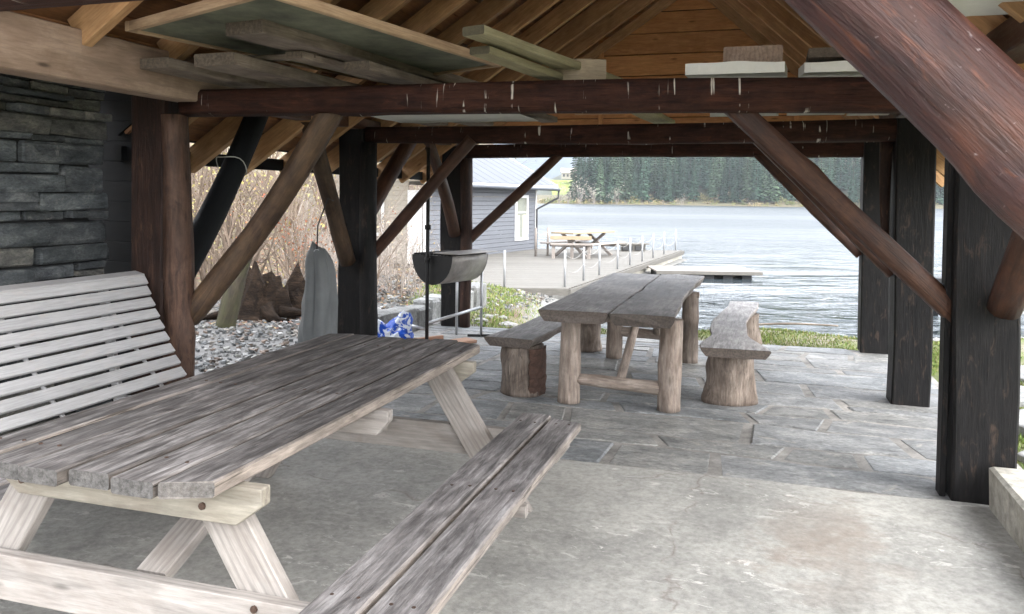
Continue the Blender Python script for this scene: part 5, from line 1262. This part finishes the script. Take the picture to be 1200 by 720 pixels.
bare = [shrub_mesh(20 + i, 5, 11, .10, 4, .42, .0, ([(.50, .46, .38), (.42, .40, .30)], 2, .6, 6), .35, (2, 3)) for i in range(2)]
for i, (x, y, s) in enumerate(((24, 288, 1.0), (29, 287, .8), (37, 287.5, .7), (122, 296, 1.1), (128, 295, 1.25), (134, 296, 1.15), (140, 296, 1.0), (163, 300, 1.3), (169, 300, 1.2), (175, 301, 1.2), (20, 290, .7), (110, 294, .6), (60, 286, .5), (85, 290, .5), (17, 292, .9))):
    t = thing('bare_tree', 'pale leafless tree in front of the spruces across the lake', 'tree', (x, y, gz(x, y)), i * 1.3, 'bare trees on the far shore'); t.scale = (s, s, s)
    for nm, me, mt in (('trunk', bare[i % 2][0], MT['twigpale']), ('crown', bare[i % 2][1], MT['leaf'])):
        if not me.materials: me.materials.append(mt)
        o = bpy.data.objects.new(nm, me); col.objects.link(o); o.parent = t
# waterside bushes
rnd = random.Random(91); vs = []; fs = []; cs = []
for i in range(420):
    x = rnd.uniform(10, 215); y = 288.5 + 6 * math.sin(x * .04) + 3 * math.sin(x * .13) + rnd.uniform(-1, 5); z = gz(x, y); R_ = rnd.uniform(.5, 1.6); c = rnd.choice([(.20, .20, .07), (.26, .22, .10), (.13, .15, .06), (.30, .24, .15)])
    for _ in range(26):
        q = Vector((rnd.gauss(0, .5), rnd.gauss(0, .5), abs(rnd.gauss(0, .5)))) * R_ + Vector((x, y, z)); s = rnd.uniform(.12, .35); a = Vector((rnd.uniform(-1, 1), rnd.uniform(-1, 1), rnd.uniform(-1, 1))).normalized(); b = a.orthogonal().normalized()
        b0 = len(vs); vs += [q + a * s, q + b * s, q - a * s, q - b * s]; fs.append((b0, b0 + 1, b0 + 2, b0 + 3)); cs += [c] * 4
tag(obj('shore_bushes', color_mesh(vs, fs, cs), MT['leaf']), 'low olive brush along the far water line', 'bushes', kind='stuff')
# house on its green field at the head of the lake
me = mesh([(20, 398, 1.5), (33, 398, 1.5), (36, 440, 11), (20, 440, 11)], [(0, 1, 2, 3)]); fo = tag(obj('field', me, MT['field']), kind='structure')
hs_ = thing('lake_house', 'small pale house on the green field across the lake', 'house', (31, 430, 11), 0)
plank('wall', (26, 430, 13.0), (34, 430, 13.0), 6, 3.4, MT['cream'], hs_); 
me = mesh([(25.4, 426.6, 14.6), (34.6, 426.6, 14.6), (34.6, 433.4, 14.6), (25.4, 433.4, 14.6), (25.4, 430, 17.2), (34.6, 430, 17.2)], [(0, 1, 5, 4), (2, 3, 4, 5), (0, 4, 3), (1, 2, 5), (0, 3, 2, 1)]); obj('roof', me, MT['greywood'], hs_)
for x in (27, 29, 31, 33): w_ = plank('window', (x - .5, 426.95, 13.2), (x + .5, 426.95, 13.2), .06, 1.3, MT['black'], hs_)

# ------------------------------------------------------------------ air over the lake
hz = bpy.data.materials.new('lake_air'); hz.use_nodes = True; nt = hz.node_tree; nt.nodes.clear()
ou = nt.nodes.new('ShaderNodeOutputMaterial'); pv = nt.nodes.new('ShaderNodeVolumePrincipled'); pv.inputs['Color'].default_value = (.86, .92, 1.0, 1); pv.inputs['Density'].default_value = .0003; pv.inputs['Anisotropy'].default_value = .2
nt.links.new(pv.outputs[0], ou.inputs['Volume'])
HAZE = True
if HAZE:
    x0, x1, y0, y1, z0, z1 = -2600, 2600, -320, 3300, -5, 900
    me = mesh([(x, y, z) for x in (x0, x1) for y in (y0, y1) for z in (z0, z1)], [(0, 1, 3, 2), (4, 6, 7, 5), (0, 4, 5, 1), (2, 3, 7, 6), (0, 2, 6, 4), (1, 5, 7, 3)])
    tag(obj('haze', me, hz), 'thin pale air over the lake', 'haze', kind='stuff')
print('flags', nflag, 'stones', ns_, 'spruces', spn)
